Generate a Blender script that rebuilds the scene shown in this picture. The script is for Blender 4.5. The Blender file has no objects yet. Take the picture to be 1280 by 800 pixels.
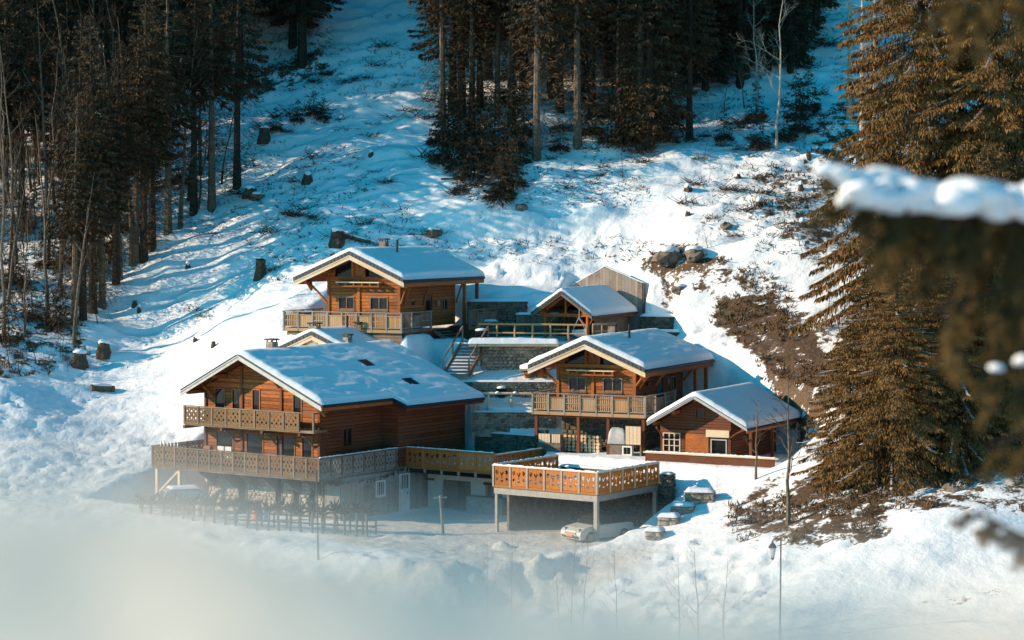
import bpy, math, random
import numpy as np
from mathutils import Vector, Matrix
R = math.radians
random.seed(7); RNG = np.random.default_rng(7)
FPX, HOR = 2800.0, 280.0            # focal length in pixels of a 1280 px wide frame, row of the horizon

# ------------------------------------------------------------------ camera, sky, sun, exposure
scene = bpy.context.scene
cam_d = bpy.data.cameras.new('camera'); cam = bpy.data.objects.new('camera', cam_d)
scene.collection.objects.link(cam); scene.camera = cam
cam.location = (0, 0, 0); cam.rotation_euler = (R(90), 0, 0)
cam_d.sensor_width = 36; cam_d.lens = 36 * FPX / 1280; cam_d.shift_y = -(400 - HOR) / 1280
cam_d.clip_start = 0.05; cam_d.clip_end = 3000
cam_d.dof.use_dof = True; cam_d.dof.focus_distance = 134; cam_d.dof.aperture_fstop = 1.75

SUN_EL, SUN_AZ = 20.5, 268.0        # azimuth clockwise from +Y
S = Vector((math.cos(R(SUN_EL)) * math.sin(R(SUN_AZ)), math.cos(R(SUN_EL)) * math.cos(R(SUN_AZ)), math.sin(R(SUN_EL))))
sun_d = bpy.data.lights.new('sun', 'SUN'); sun = bpy.data.objects.new('sun', sun_d); scene.collection.objects.link(sun)
sun_d.energy = 4.6; sun_d.angle = R(0.5); sun_d.color = (1.0, 0.755, 0.53)
sun.rotation_euler = S.to_track_quat('Z', 'Y').to_euler(); sun.location = (-60, -40, 80)

world = bpy.data.worlds.new('World'); scene.world = world; world.use_nodes = True
wn = world.node_tree; wn.nodes.clear()
sky = wn.nodes.new('ShaderNodeTexSky'); sky.sky_type = 'NISHITA'; sky.sun_disc = False
sky.sun_elevation = R(SUN_EL); sky.sun_rotation = R(SUN_AZ); sky.altitude = 1200; sky.ozone_density = 3.0
tint = wn.nodes.new('ShaderNodeMix'); tint.data_type = 'RGBA'; tint.blend_type = 'MULTIPLY'; tint.inputs[0].default_value = 1
tint.inputs[7].default_value = (0.0, 0.88, 0.88, 1)
bg = wn.nodes.new('ShaderNodeBackground'); bg.inputs['Strength'].default_value = 0.15
wo = wn.nodes.new('ShaderNodeOutputWorld')
wn.links.new(sky.outputs[0], tint.inputs[6]); wn.links.new(tint.outputs[2], bg.inputs[0]); wn.links.new(bg.outputs[0], wo.inputs[0])
scene.view_settings.view_transform = 'Standard'; scene.view_settings.look = 'None'
scene.view_settings.exposure = 0.78; scene.view_settings.gamma = 1
scene.render.engine = 'CYCLES'
scene.cycles.use_denoising = True
scene.cycles.max_bounces = 6; scene.cycles.diffuse_bounces = 3; scene.cycles.glossy_bounces = 2
scene.cycles.transmission_bounces = 2; scene.cycles.transparent_max_bounces = 4; scene.cycles.caustics_reflective = False

# ------------------------------------------------------------------ helpers
COL = scene.collection
def tag(o, label=None, cat=None, group=None, kind=None):
    if label: o['label'] = label
    if cat: o['category'] = cat
    if group: o['group'] = group
    if kind: o['kind'] = kind
    return o
def thing(name, label, cat, loc=(0, 0, 0), rz=0.0, group=None):
    o = bpy.data.objects.new(name, None); COL.objects.link(o); o.empty_display_size = .3
    o.location = loc; o.rotation_euler = (0, 0, rz)
    return tag(o, label, cat, group)
ZB = {}                             # base height of a building: its parts are written in world heights
def building(name, label, cat, frame, zb, group=None):
    o = thing(name, label, cat, (frame.o[0], frame.o[1], zb), frame.rz, group); ZB[o.name] = zb; return o
def link(name, me, parent=None, loc=None, rot=None):
    o = bpy.data.objects.new(name, me); COL.objects.link(o)
    if parent:
        o.parent = parent
        if parent.name in ZB: loc = Vector(loc if loc is not None else (0, 0, 0)) - Vector((0, 0, ZB[parent.name]))
    if loc is not None: o.location = loc
    if rot is not None: o.rotation_euler = rot
    return o
KIDS = {}
def copy_tree(o, parent=None):
    c = o.copy(); COL.objects.link(c); c.parent = parent
    for ch in o.children: copy_tree(ch, c)
    return c
def at(px, py, Y): return Vector(((px - 640) / FPX * Y, Y, (HOR - py) / FPX * Y))

class MB:
    def __init__(s): s.v = []; s.f = []
    def prism(s, poly, off):
        n = len(poly); b = len(s.v); off = Vector(off)
        s.v += [tuple(p) for p in poly] + [tuple(Vector(p) + off) for p in poly]
        s.f.append(tuple(range(b + n - 1, b - 1, -1))); s.f.append(tuple(range(b + n, b + 2 * n)))
        for i in range(n):
            j = (i + 1) % n; s.f.append((b + i, b + j, b + n + j, b + n + i))
        return s
    def box(s, x0, x1, y0, y1, z0, z1):
        b = len(s.v)
        s.v += [(x0, y0, z0), (x1, y0, z0), (x1, y1, z0), (x0, y1, z0), (x0, y0, z1), (x1, y0, z1), (x1, y1, z1), (x0, y1, z1)]
        s.f += [(b, b+3, b+2, b+1), (b+4, b+5, b+6, b+7), (b, b+1, b+5, b+4), (b+1, b+2, b+6, b+5), (b+2, b+3, b+7, b+6), (b+3, b, b+4, b+7)]
        return s
    def beam(s, p, q, w, h=None):
        h = h or w; p = Vector(p); q = Vector(q); d = (q - p).normalized()
        up = Vector((0, 0, 1)) if abs(d.z) < .95 else Vector((0, 1, 0))
        a = d.cross(up).normalized() * w / 2; c = a.cross(d).normalized() * h / 2
        return s.prism([p - a - c, p + a - c, p + a + c, p - a + c], q - p)
    def tube(s, pts, rad, n=6, cap=True):
        pts = [Vector(p) for p in pts]; b = len(s.v); m = len(pts)
        ref = Vector((.31, .77, .2)).normalized()
        for i, p in enumerate(pts):
            d = (pts[min(i + 1, m - 1)] - pts[max(i - 1, 0)]).normalized()
            a = d.cross(Vector((0, 0, 1)) if abs(d.z) < .9 else ref).normalized(); c = a.cross(d)
            r = rad[i] if hasattr(rad, '__len__') else rad
            for k in range(n):
                t = 2 * math.pi * k / n; s.v.append(tuple(p + a * math.cos(t) * r + c * math.sin(t) * r))
        for i in range(m - 1):
            for k in range(n):
                l = (k + 1) % n; s.f.append((b+i*n+k, b+i*n+l, b+(i+1)*n+l, b+(i+1)*n+k))
        if cap:
            s.f.append(tuple(b + k for k in range(n - 1, -1, -1))); s.f.append(tuple(b + (m-1)*n + k for k in range(n)))
        return s
    def lathe(s, prof, n=12, o=(0, 0, 0)):
        return s.tube([(o[0], o[1], o[2] + z) for r, z in prof], [max(r, .002) for r, z in prof], n)
    def mesh(s, name, mat, smooth=False):
        me = bpy.data.meshes.new(name); me.from_pydata(s.v, [], s.f)
        if mat: me.materials.append(mat)
        if smooth: me.polygons.foreach_set('use_smooth', [True] * len(me.polygons))
        me.update(); return me
    def build(s, name, mat, parent=None, smooth=False, loc=None, rot=None):
        return link(name, s.mesh(name, mat, smooth), parent, loc, rot)

def np_mesh(name, V, F, mat, smooth=True):
    """V (n,3) array, F (m,4) quads"""
    me = bpy.data.meshes.new(name); V = np.asarray(V, np.float32); F = np.asarray(F, np.int32)
    me.vertices.add(len(V)); me.vertices.foreach_set('co', V.ravel())
    k = F.shape[1]; me.loops.add(F.size); me.loops.foreach_set('vertex_index', F.ravel())
    me.polygons.add(len(F)); me.polygons.foreach_set('loop_start', np.arange(len(F), dtype=np.int32) * k)
    me.polygons.foreach_set('loop_total', np.full(len(F), k, np.int32))
    me.polygons.foreach_set('use_smooth', np.full(len(F), smooth))
    if mat: me.materials.append(mat)
    me.update(calc_edges=True); return me

def hashn(ix, iy, seed):
    h = (ix.astype(np.int64) * 374761393 + iy.astype(np.int64) * 668265263 + seed * 1442695041) & 0x7fffffff
    h = ((h ^ (h >> 13)) * 1274126177) & 0x7fffffff
    return ((h ^ (h >> 16)) & 0xffff) / 65535.0
def vnoise(x, y, seed=0):
    x = np.asarray(x, float); y = np.asarray(y, float)
    ix = np.floor(x); iy = np.floor(y); fx = x - ix; fy = y - iy
    fx = fx * fx * fx * (fx * (fx * 6 - 15) + 10); fy = fy * fy * fy * (fy * (fy * 6 - 15) + 10)
    a = hashn(ix, iy, seed); b = hashn(ix + 1, iy, seed); c = hashn(ix, iy + 1, seed); d = hashn(ix + 1, iy + 1, seed)
    return (a + (b - a) * fx) * (1 - fy) + (c + (d - c) * fx) * fy
def fbm(x, y, seed=0, o=4):
    t = 0; a = 1; n = 0
    for i in range(o):
        t = t + a * (vnoise(x * 2**i + 17.3 * i, y * 2**i - 9.1 * i, seed + i) - .5); n += a; a *= .5
    return 2 * t / n
def smooth01(t): t = np.clip(t, 0, 1); return t * t * (3 - 2 * t)

# ------------------------------------------------------------------ materials
def mat_base(name, rough=.7, spec=.3):
    m = bpy.data.materials.new(name); m.use_nodes = True; nt = m.node_tree
    b = nt.nodes['Principled BSDF']; b.inputs['Roughness'].default_value = rough; b.inputs['Specular IOR Level'].default_value = spec
    return m, nt, b
def nd(nt, t, **k):
    n = nt.nodes.new(t)
    for a, v in k.items(): setattr(n, a, v)
    return n
def ramp(nt, fac, stops):
    r = nd(nt, 'ShaderNodeValToRGB'); e = r.color_ramp.elements
    while len(e) < len(stops): e.new(.5)
    for i, (p, c) in enumerate(stops): e[i].position = p; e[i].color = tuple(c) + (1,)
    nt.links.new(fac, r.inputs[0]); return r.outputs[0]
def noise(nt, scale, vec=None, detail=4, rough=.6, dist=0):
    n = nd(nt, 'ShaderNodeTexNoise'); n.inputs['Scale'].default_value = scale; n.inputs['Detail'].default_value = detail
    n.inputs['Roughness'].default_value = rough; n.inputs['Distortion'].default_value = dist
    if vec is not None: nt.links.new(vec, n.inputs['Vector'])
    return n.outputs['Fac']
def coords(nt, scale=(1, 1, 1), which='Object'):
    t = nd(nt, 'ShaderNodeTexCoord'); mp = nd(nt, 'ShaderNodeMapping'); mp.inputs['Scale'].default_value = scale
    nt.links.new(t.outputs[which], mp.inputs[0]); return mp.outputs[0]
def mix(nt, f, a, b, mode='MIX'):
    m = nd(nt, 'ShaderNodeMix', data_type='RGBA', blend_type=mode)
    for s, v in ((0, f), (6, a), (7, b)):
        if hasattr(v, 'is_linked'): nt.links.new(v, m.inputs[s])
        elif s == 0: m.inputs[0].default_value = v
        else: m.inputs[s].default_value = tuple(v) + (1,)
    return m.outputs[2]
def bump(nt, b, h, strength, dist=.05):
    n = nd(nt, 'ShaderNodeBump'); n.inputs['Strength'].default_value = strength; n.inputs['Distance'].default_value = dist
    nt.links.new(h, n.inputs['Height']); nt.links.new(n.outputs[0], b.inputs['Normal'])
def wood(name, c0, c1, grey=None, var=.5, scale=(6, 6, 22), rough=.72):
    m, nt, b = mat_base(name, rough, .2)
    n1 = noise(nt, 1.0, coords(nt, scale), 5, .65, .6)
    c = ramp(nt, n1, [(.3, c0), (.7, c1)])
    oi = nd(nt, 'ShaderNodeObjectInfo')
    v = ramp(nt, oi.outputs['Random'], [(0, (1 - var * .6,) * 3), (1, (1 + var * .25,) * 3)])
    c = mix(nt, 1.0, c, v, 'MULTIPLY')
    if grey:
        g = noise(nt, .9, coords(nt), 5, .7)
        gm = ramp(nt, g, [(.42, (0, 0, 0)), (.68, (1, 1, 1))])
        c = mix(nt, gm, c, grey)
    nt.links.new(c, b.inputs['Base Color'])
    bump(nt, b, n1, .35, .01); return m
def plain(name, col, rough=.6, spec=.3, metal=0, nscale=6, var=.35):
    m, nt, b = mat_base(name, rough, spec); b.inputs['Metallic'].default_value = metal
    n = noise(nt, nscale, coords(nt), 5, .65)
    c = ramp(nt, n, [(.3, tuple(x * (1 - var) for x in col)), (.7, tuple(min(1, x * (1 + var * .5)) for x in col))])
    nt.links.new(c, b.inputs['Base Color']); bump(nt, b, n, .15, .01); return m
def snow_mat(name, col=(.80, .81, .83), b1=14, d1=.03, b2=2.2, d2=.10, str_=.55):
    m, nt, b = mat_base(name, .55, .25)
    co = coords(nt)
    n1 = noise(nt, b1, co, 4, .6); n2 = noise(nt, b2, co, 3, .55)
    c = ramp(nt, n2, [(.3, tuple(x * .94 for x in col)), (.7, col)]); nt.links.new(c, b.inputs['Base Color'])
    bb = nd(nt, 'ShaderNodeBump'); bb.inputs['Strength'].default_value = str_; bb.inputs['Distance'].default_value = d2; nt.links.new(n2, bb.inputs['Height'])
    ba = nd(nt, 'ShaderNodeBump'); ba.inputs['Strength'].default_value = str_; ba.inputs['Distance'].default_value = d1
    nt.links.new(n1, ba.inputs['Height']); nt.links.new(bb.outputs[0], ba.inputs['Normal']); nt.links.new(ba.outputs[0], b.inputs['Normal'])
    return m
M = {}
M['snow'] = snow_mat('snow')
M['old_snow'] = snow_mat('old_snow', (.80, .70, .58))
M['snow_roof'] = snow_mat('snow_roof', b1=9, d1=.02, b2=1.6, d2=.06)
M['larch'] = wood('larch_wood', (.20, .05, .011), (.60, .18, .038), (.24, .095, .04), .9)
M['larch_dark'] = wood('dark_larch', (.115, .031, .013), (.22, .064, .023), (.13, .06, .038), .6)  # dark timber; on some side walls its tone stands in for shade
M['old'] = wood('weathered_wood', (.12, .075, .048), (.27, .175, .11), (.23, .19, .155), .65)
M['sunlit_board'] = wood('sunlit_boards', (.27, .20, .15), (.50, .38, .29), (.36, .30, .26), .8)  # made paler so the sunlight on the gable sits in the colour
M['grey'] = wood('grey_boards', (.16, .135, .115), (.34, .29, .24), (.30, .28, .26), .7)
M['carved'] = wood('carved_old_larch', (.11, .06, .027), (.25, .14, .062), (.16, .105, .06), .7)
M['new'] = wood('new_larch', (.33, .115, .030), (.50, .185, .05), None, .5)
M['pole'] = wood('round_pole', (.34, .17, .065), (.52, .29, .13), (.36, .26, .17), .3)
M['barge'] = wood('barge_board', (.55, .36, .2), (.74, .54, .34), (.66, .56, .45), .2)
M['pale'] = plain('pale_metal', (.40, .39, .37), .5, .4, .1, 3, .2)
M['tile'] = plain('slate_tile', (.075, .075, .08), .65, .3, 0, 9, .5)
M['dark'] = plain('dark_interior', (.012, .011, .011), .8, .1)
M['iron'] = plain('dark_iron', (.03, .03, .032), .5, .4, .3)
M['steel'] = plain('painted_steel', (.30, .27, .245), .5, .4, .2, 4, .2)
M['stucco'] = plain('cream_stucco', (.62, .56, .47), .9, .1, 0, 2.5, .15)
M['white'] = plain('white_paint', (.72, .70, .66), .6, .3, 0, 4, .15)
M['concrete'] = plain('concrete', (.34, .31, .28), .9, .1, 0, 3, .35)
M['terra'] = plain('terracotta', (.34, .13, .06), .8, .2)
M['cushion'] = plain('white_cushion', (.7, .69, .66), .9, .1, 0, 8, .1)
M['rock'] = plain('rock', (.20, .155, .12), .9, .15, 0, 3, .6)
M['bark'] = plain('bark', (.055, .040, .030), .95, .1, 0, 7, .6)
M['bark_grey'] = plain('grey_bark', (.17, .125, .09), .95, .1, 0, 6, .6)  # paler bark used on bare trees, pollards, logs and one spruce
M['stump'] = plain('old_stump_wood', (.10, .075, .055), .95, .1, 0, 6, .6)
M['birch'] = plain('pale_bark', (.40, .34, .28), .9, .1, 0, 5, .5)
M['twig'] = plain('twig', (.085, .055, .038), .95, .1, 0, 5, .5)
M['deadgrass'] = plain('dead_grass', (.15, .09, .044), .95, .1, 0, 1.5, .6)
M['rust_leaf'] = plain('rusty_leaves', (.22, .075, .025), .9, .1, 0, 2, .6)
M['tyre'] = plain('tyre', (.02, .02, .02), .8, .2)
M['plate'] = plain('number_plate_red', (.62, .16, .05), .5, .3, 0, 4, .1)
M['carwhite'] = plain('car_paint_cream', (.46, .43, .38), .35, .5, 0, 2, .15)
M['carblack'] = plain('car_black', (.02, .02, .022), .3, .5)
M['carsilver'] = plain('car_silver', (.45, .46, .47), .3, .5, .4, 2, .06)
M['blue'] = plain('blue_plastic', (.03, .22, .5), .5, .4)
M['orange'] = plain('orange_plastic', (.7, .2, .03), .5, .4)
def glass(name, c, rough=.08):
    m, nt, b = mat_base(name, rough, .35); n = noise(nt, 1.2, coords(nt), 2)
    nt.links.new(ramp(nt, n, [(.35, tuple(x * .6 for x in c)), (.7, c)]), b.inputs['Base Color']); return m
M['glass'] = glass('window_glass', (.018, .02, .022))
M['lampglass'] = glass('lamp_glass', (.5, .52, .52), .3)
def foliage(name, ca, cb, cc):
    m, nt, b = mat_base(name, .75, .15)
    n = noise(nt, .55, coords(nt), 5, .7); n2 = noise(nt, 4.0, coords(nt), 2)
    c = mix(nt, .35, ramp(nt, n, [(.3, ca), (.55, cb), (.8, cc)]), ramp(nt, n2, [(.3, ca), (.7, cc)]))
    oi = nd(nt, 'ShaderNodeObjectInfo')
    c = mix(nt, 1.0, c, ramp(nt, oi.outputs['Random'], [(0, (.75, .8, .8)), (1, (1.2, 1.1, 1.0))]), 'MULTIPLY')
    nt.links.new(c, b.inputs['Base Color']); return m
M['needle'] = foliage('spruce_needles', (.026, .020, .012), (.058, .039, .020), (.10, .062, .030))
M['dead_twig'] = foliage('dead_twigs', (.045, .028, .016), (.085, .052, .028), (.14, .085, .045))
M['needle_sun'] = foliage('sunlit_spruce_needles', (.060, .037, .015), (.17, .096, .034), (.31, .172, .060))  # sunlit copy of the needles, the golden light put into the colour
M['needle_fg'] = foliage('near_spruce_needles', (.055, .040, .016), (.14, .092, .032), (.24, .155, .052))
M['larch_twig'] = foliage('larch_twigs', (.07, .045, .022), (.14, .085, .036), (.21, .13, .055))
def stone_mat(name, ca, cb):
    m, nt, b = mat_base(name, .92, .15)
    v = nd(nt, 'ShaderNodeTexVoronoi'); v.inputs['Scale'].default_value = 3.2; nt.links.new(coords(nt, (1, 1, 1.5)), v.inputs['Vector'])
    sep = nd(nt, 'ShaderNodeSeparateColor'); nt.links.new(v.outputs['Color'], sep.inputs[0])
    n = noise(nt, 9, coords(nt), 5, .7)
    c = mix(nt, .45, ramp(nt, sep.outputs[0], [(.1, ca), (.9, cb)]), ramp(nt, n, [(.3, ca), (.75, cb)]))
    nt.links.new(c, b.inputs['Base Color']); bump(nt, b, n, .5, .03); return m
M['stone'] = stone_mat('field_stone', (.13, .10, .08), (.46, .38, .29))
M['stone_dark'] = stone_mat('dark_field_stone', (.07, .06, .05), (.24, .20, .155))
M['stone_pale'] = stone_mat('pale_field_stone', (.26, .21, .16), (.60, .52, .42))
def ground_mat():
    m, nt, b = mat_base('snowy_ground', .6, .25)
    co = coords(nt)
    at_ = nd(nt, 'ShaderNodeAttribute'); at_.attribute_name = 'bare'
    n = noise(nt, .9, co, 6, .72); n4 = noise(nt, 5, co, 4, .7)
    ad = nd(nt, 'ShaderNodeMath', operation='ADD'); nt.links.new(at_.outputs['Fac'], ad.inputs[0])
    ms = nd(nt, 'ShaderNodeMath', operation='MULTIPLY_ADD'); nt.links.new(n, ms.inputs[0]); ms.inputs[1].default_value = 1.5; ms.inputs[2].default_value = -.80
    nt.links.new(ms.outputs[0], ad.inputs[1])
    ms2 = nd(nt, 'ShaderNodeMath', operation='MULTIPLY_ADD'); nt.links.new(n4, ms2.inputs[0]); ms2.inputs[1].default_value = .55; ms2.inputs[2].default_value = -.27
    ad2 = nd(nt, 'ShaderNodeMath', operation='ADD'); nt.links.new(ad.outputs[0], ad2.inputs[0]); nt.links.new(ms2.outputs[0], ad2.inputs[1])
    f = ramp(nt, ad2.outputs[0], [(.46, (0, 0, 0)), (.56, (1, 1, 1))])
    soil = ramp(nt, n4, [(.3, (.045, .027, .016)), (.55, (.10, .06, .033)), (.75, (.18, .115, .062))])
    n2 = noise(nt, 2.0, co, 3, .55); n1 = noise(nt, 11, co, 4, .6)
    sn = ramp(nt, n2, [(.3, (.77, .775, .79)), (.7, (.83, .835, .85))])
    rd = nd(nt, 'ShaderNodeAttribute'); rd.attribute_name = 'road'
    road = ramp(nt, n4, [(.3, (.36, .30, .24)), (.7, (.66, .60, .53))])
    sn = mix(nt, rd.outputs['Fac'], sn, road)
    nt.links.new(mix(nt, f, sn, soil), b.inputs['Base Color'])
    bb = nd(nt, 'ShaderNodeBump'); bb.inputs['Strength'].default_value = .7; bb.inputs['Distance'].default_value = .12; nt.links.new(n2, bb.inputs['Height'])
    ba = nd(nt, 'ShaderNodeBump'); ba.inputs['Strength'].default_value = .5; ba.inputs['Distance'].default_value = .04
    nt.links.new(n1, ba.inputs['Height']); nt.links.new(bb.outputs[0], ba.inputs['Normal']); nt.links.new(ba.outputs[0], b.inputs['Normal'])
    return m
M['ground'] = ground_mat()

# ------------------------------------------------------------------ terrain
CP = [ # (px, py, depth): points of the hillside
 (0,0,199),(0,100,187),(0,200,176),(0,300,166),(0,400,154),(0,450,147),(0,500,141),(0,560,135),(0,620,128),(0,680,121),(0,760,112),(0,830,104),
 (100,390,157),(100,430,152),(100,480,147),(100,560,137),(150,640,126),(200,420,155),(200,600,134),(250,270,168),(300,300,163),(300,200,174),(300,100,186),(300,0,198),
 (300,380,152),(340,405,147),(200,500,145),(200,350,160),(200,705,117),(300,705,117),(400,740,111),(300,820,105),(500,705,115.5),(640,712,114),(640,765,108.5),(640,835,103),(430,820,104),
 (450,300,157),(600,330,155.5),(610,358,152.3),(680,358,152.3),(560,330,156),(600,250,160),(600,200,167),(600,100,180),(600,0,194),(750,330,155),(750,250,160),(750,200,166.5),(750,100,180),(750,0,194),
 (700,700,114.5),(760,690,115),(800,712,112),(860,640,118.5),(900,600,123),(870,612,122.5),(890,585,125),(850,720,110),(790,790,104),(830,790,103),
 (900,470,137),(930,400,143.5),(980,500,132),(880,380,146.5),(950,370,146),(1000,430,137),(1045,485,129),(1000,300,150.5),(900,300,152),(1000,200,163.5),(1000,100,178),(1000,0,192),(880,200,165),(880,100,179),(880,0,193),
 (960,620,118.5),(1000,580,122),(1100,610,114),(1100,500,127),(1200,600,114.5),(1200,500,127),(1200,400,140),(1250,300,151),(1150,200,163),(1280,200,163),(1150,100,177),(1280,0,192),(1280,560,118),(1150,0,192),
 (1280,645,108.5),(1150,655,108.5),(1060,672,108.5),(1000,688,109),(930,690,111),(880,690,112.5),(1280,760,98),(1000,770,100),(900,770,101.5),(1280,840,91),(1000,850,92),(640,900,97),(200,900,97),(-150,500,142),(-150,300,166),(-150,100,188),(-150,700,118),(1430,200,163),(1430,450,134),(1430,650,108),(1430,50,185),(1430,800,94),
]
ctrl = [tuple(at(*c)) for c in CP]
for X in (-90, -45, 0, 45, 90):
    ctrl.append((X, 225, 38)); ctrl.append((X, 260, 58)); ctrl.append((X, 84, -24))
for X in (-95, 95):
    for Y, Z in ((100, -20), (120, -15.5), (140, -8), (165, 2), (190, 16)): ctrl.append((X, Y, Z))
ctrl = np.array(ctrl)
def tps(r2): return np.where(r2 > 1e-9, .5 * r2 * np.log(np.maximum(r2, 1e-9)), 0)
def fit(c, lam=6.0):
    n = len(c); A = np.zeros((n + 3, n + 3)); d = c[:, None, :2] - c[None, :, :2]
    A[:n, :n] = tps((d ** 2).sum(2)) + lam * np.eye(n)
    P = np.c_[np.ones(n), c[:, :2] / 50]; A[:n, n:] = P; A[n:, :n] = P.T
    return np.linalg.solve(A, np.r_[c[:, 2], 0, 0, 0])
WTS = fit(ctrl)
def rbf(x, y):
    sh = x.shape; x = x.ravel(); y = y.ravel(); out = np.empty(len(x)); n = len(ctrl)
    for i in range(0, len(x), 20000):
        xx = x[i:i+20000]; yy = y[i:i+20000]
        r2 = (xx[:, None] - ctrl[None, :, 0]) ** 2 + (yy[:, None] - ctrl[None, :, 1]) ** 2
        out[i:i+20000] = tps(r2) @ WTS[:n] + WTS[n] + WTS[n+1] * xx / 50 + WTS[n+2] * yy / 50
    return out.reshape(sh)
def poly_sd(x, y, poly):
    """signed distance to a polygon, negative inside"""
    d = np.full(x.shape, 1e9); ins = np.zeros(x.shape, bool); n = len(poly)
    for i in range(n):
        ax, ay = poly[i]; bx, by = poly[(i + 1) % n]; ex, ey = bx - ax, by - ay
        t = np.clip(((x - ax) * ex + (y - ay) * ey) / (ex * ex + ey * ey + 1e-9), 0, 1)
        d = np.minimum(d, np.hypot(x - ax - t * ex, y - ay - t * ey))
        c = ((ay > y) != (by > y)) & (x < (bx - ax) * (y - ay) / (by - ay + 1e-12) + ax); ins ^= c
    return np.where(ins, -d, d)
class Frame:
    def __init__(s, X, Y, yaw): s.o = (X, Y); s.a = R(yaw); s.rz = -R(yaw); s.c = math.cos(s.a); s.s = math.sin(s.a)
    def w(s, x, y): return (s.o[0] + s.c * x + s.s * y, s.o[1] - s.s * x + s.c * y)
    def rect(s, x0, x1, y0, y1): return [s.w(x0, y0), s.w(x1, y0), s.w(x1, y1), s.w(x0, y1)]
FB = Frame(-10.89, 127, 35); FU = Frame(-7.01, 141, 25); FM = Frame(7.25, 131, 25); FS = Frame(12.33, 126, 28); FP = Frame(5.107, 143, 22)
FA = Frame(-10.3, 137.3, 25)
YARD = -16.75
PADS = [ # polygon, height, blend outside
 ([(2.6, 130.6), (8.6, 126.2), (14, 122.9), (17.5, 126.8), (16.5, 131), (13, 138.6), (6.4, 141.4), (3.2, 138.4)], -13.4, 1.2),
 (FB.rect(-12.6, 18.4, -4.2, 8.1), YARD, 1.0), (FB.rect(-9.2, 7.7, 0, 12.5), YARD, .3),
 ([FB.w(6, -4.2), FB.w(18.4, -4.2), FB.w(15, -9), FB.w(2, -7)], YARD - .15, 2.5),
 (FU.rect(-7.9, .9, -1.0, 9.5), -6.95, 1.2), (FU.rect(.5, 3.4, 2.4, 6), -7.3, .5),
 ([(-2.6, 140.6), (3.6, 140.6), (5, 142), (11, 142.4), (10.6, 150.5), (5, 150.8), (1.4, 148.7), (-3, 148.5)], -7.45, .5),
 (FP.rect(-4.75, .4, 7, 9.4), -7.45, .35),
]
def base_h(x, y):
    xc = np.clip(x, -92, 92); yc = np.clip(y, 86, 255)
    h = rbf(xc, yc) + np.maximum(y - 255, 0) * .35
    # terraced garden between the chalets
    tz = np.interp(y, [134.9, 135.0, 136.2, 136.3, 138.2, 138.3, 140.4, 140.55], [-14.3, -12.75, -12.2, -11.4, -10.4, -9.7, -9.0, -7.45])
    ly = FB.s * (x - FB.o[0]) + FB.c * (y - FB.o[1]); tz = np.where(ly > 13.1, np.maximum(tz, -12.75), -14.3)
    mk = smooth01((x + 5.0) / 1.2) * smooth01((4.6 - x) / 1.0) * smooth01((y - 131.5) / .8) * smooth01((141.5 - y) / .6)
    pm = np.zeros(x.shape)
    for k, (poly, z, bl) in enumerate(PADS):
        if k == 4:      # garden terraces lie between the yard and the upper pads
            h = h * (1 - mk) + np.where(poly_sd(x, y, PADS[2][0]) < .15, h, tz) * mk; pm = np.maximum(pm, mk * .7)
        w = smooth01(1 - poly_sd(x, y, poly) / bl); h = h * (1 - w) + z * w; pm = np.maximum(pm, w)
    # the valley and the near bank on which the viewer stands
    t = np.clip((86 - y) / 28, 0, 1)
    near = np.interp(y, [-400, -60, -6, 4, 12, 30, 58, 86], [30, 9, -1.3, -1.6, -6, -16, -30, -26])
    h = np.where(y < 86, h * (1 - smooth01(t)) + near * smooth01(t), h)
    return h, pm
def axis(lo, hi, step, far_lo, far_hi, grow=1.35):
    m = list(np.arange(lo, hi + 1e-6, step)); a = []; s = step; p = lo
    while p > far_lo: s *= grow; p -= s; a.append(p)
    b = []; s = step; p = m[-1]
    while p < far_hi: s *= grow; p += s; b.append(p)
    return np.array(a[::-1] + m + b)
gx = axis(-46, 46, .27, -900, 900); gy = np.r_[np.arange(-300, -20, 20), np.arange(-20, 90, 3.0), axis(90, 201, .24, 90.1, 900)]
GX, GY = np.meshgrid(gx, gy)
GH, PM = base_h(GX, GY)
free = np.clip(1 - PM, 0, 1) * smooth01((GY - 92) / 6)
# wind ripples and terracettes along the contour, lumps, footprints
GH += free * (.55 * fbm(GX / 9, GY / 5, 3, 3) + .62 * fbm(GX / 3.2, GY / 1.3, 11, 3) * smooth01((GY - 138) / 18) + .10 * fbm(GX / 1.6, GY / 1.2, 21, 3))
GH += .06 * fbm(GX / .9, GY / .9, 31, 3) * smooth01((GY - 92) / 6)
slope_ = np.hypot(np.gradient(GH, axis=1) / np.gradient(GX, axis=1), np.gradient(GH, axis=0) / np.gradient(GY, axis=0))
GH += .22 * fbm(GX / .8, GY / .6, 37, 3) * smooth01((slope_ - .9) / .8) * smooth01((GY - 110) / 6) * (1 - smooth01((GX + 5.2) / .6) * smooth01((5 - GX) / .6) * smooth01((GY - 131) / .5) * smooth01((142 - GY) / .5))
def dent(cx, cy, r, d):
    i0, i1 = np.searchsorted(gx, [cx - 2.2 * r, cx + 2.2 * r]); j0, j1 = np.searchsorted(gy, [cy - 2.2 * r, cy + 2.2 * r])
    if i1 <= i0 or j1 <= j0: return
    q = ((GX[j0:j1, i0:i1] - cx) ** 2 + (GY[j0:j1, i0:i1] - cy) ** 2) / (r * r)
    GH[j0:j1, i0:i1] -= d * np.exp(-q) - .35 * d * np.exp(-(q - 2.2) ** 2)
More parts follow.
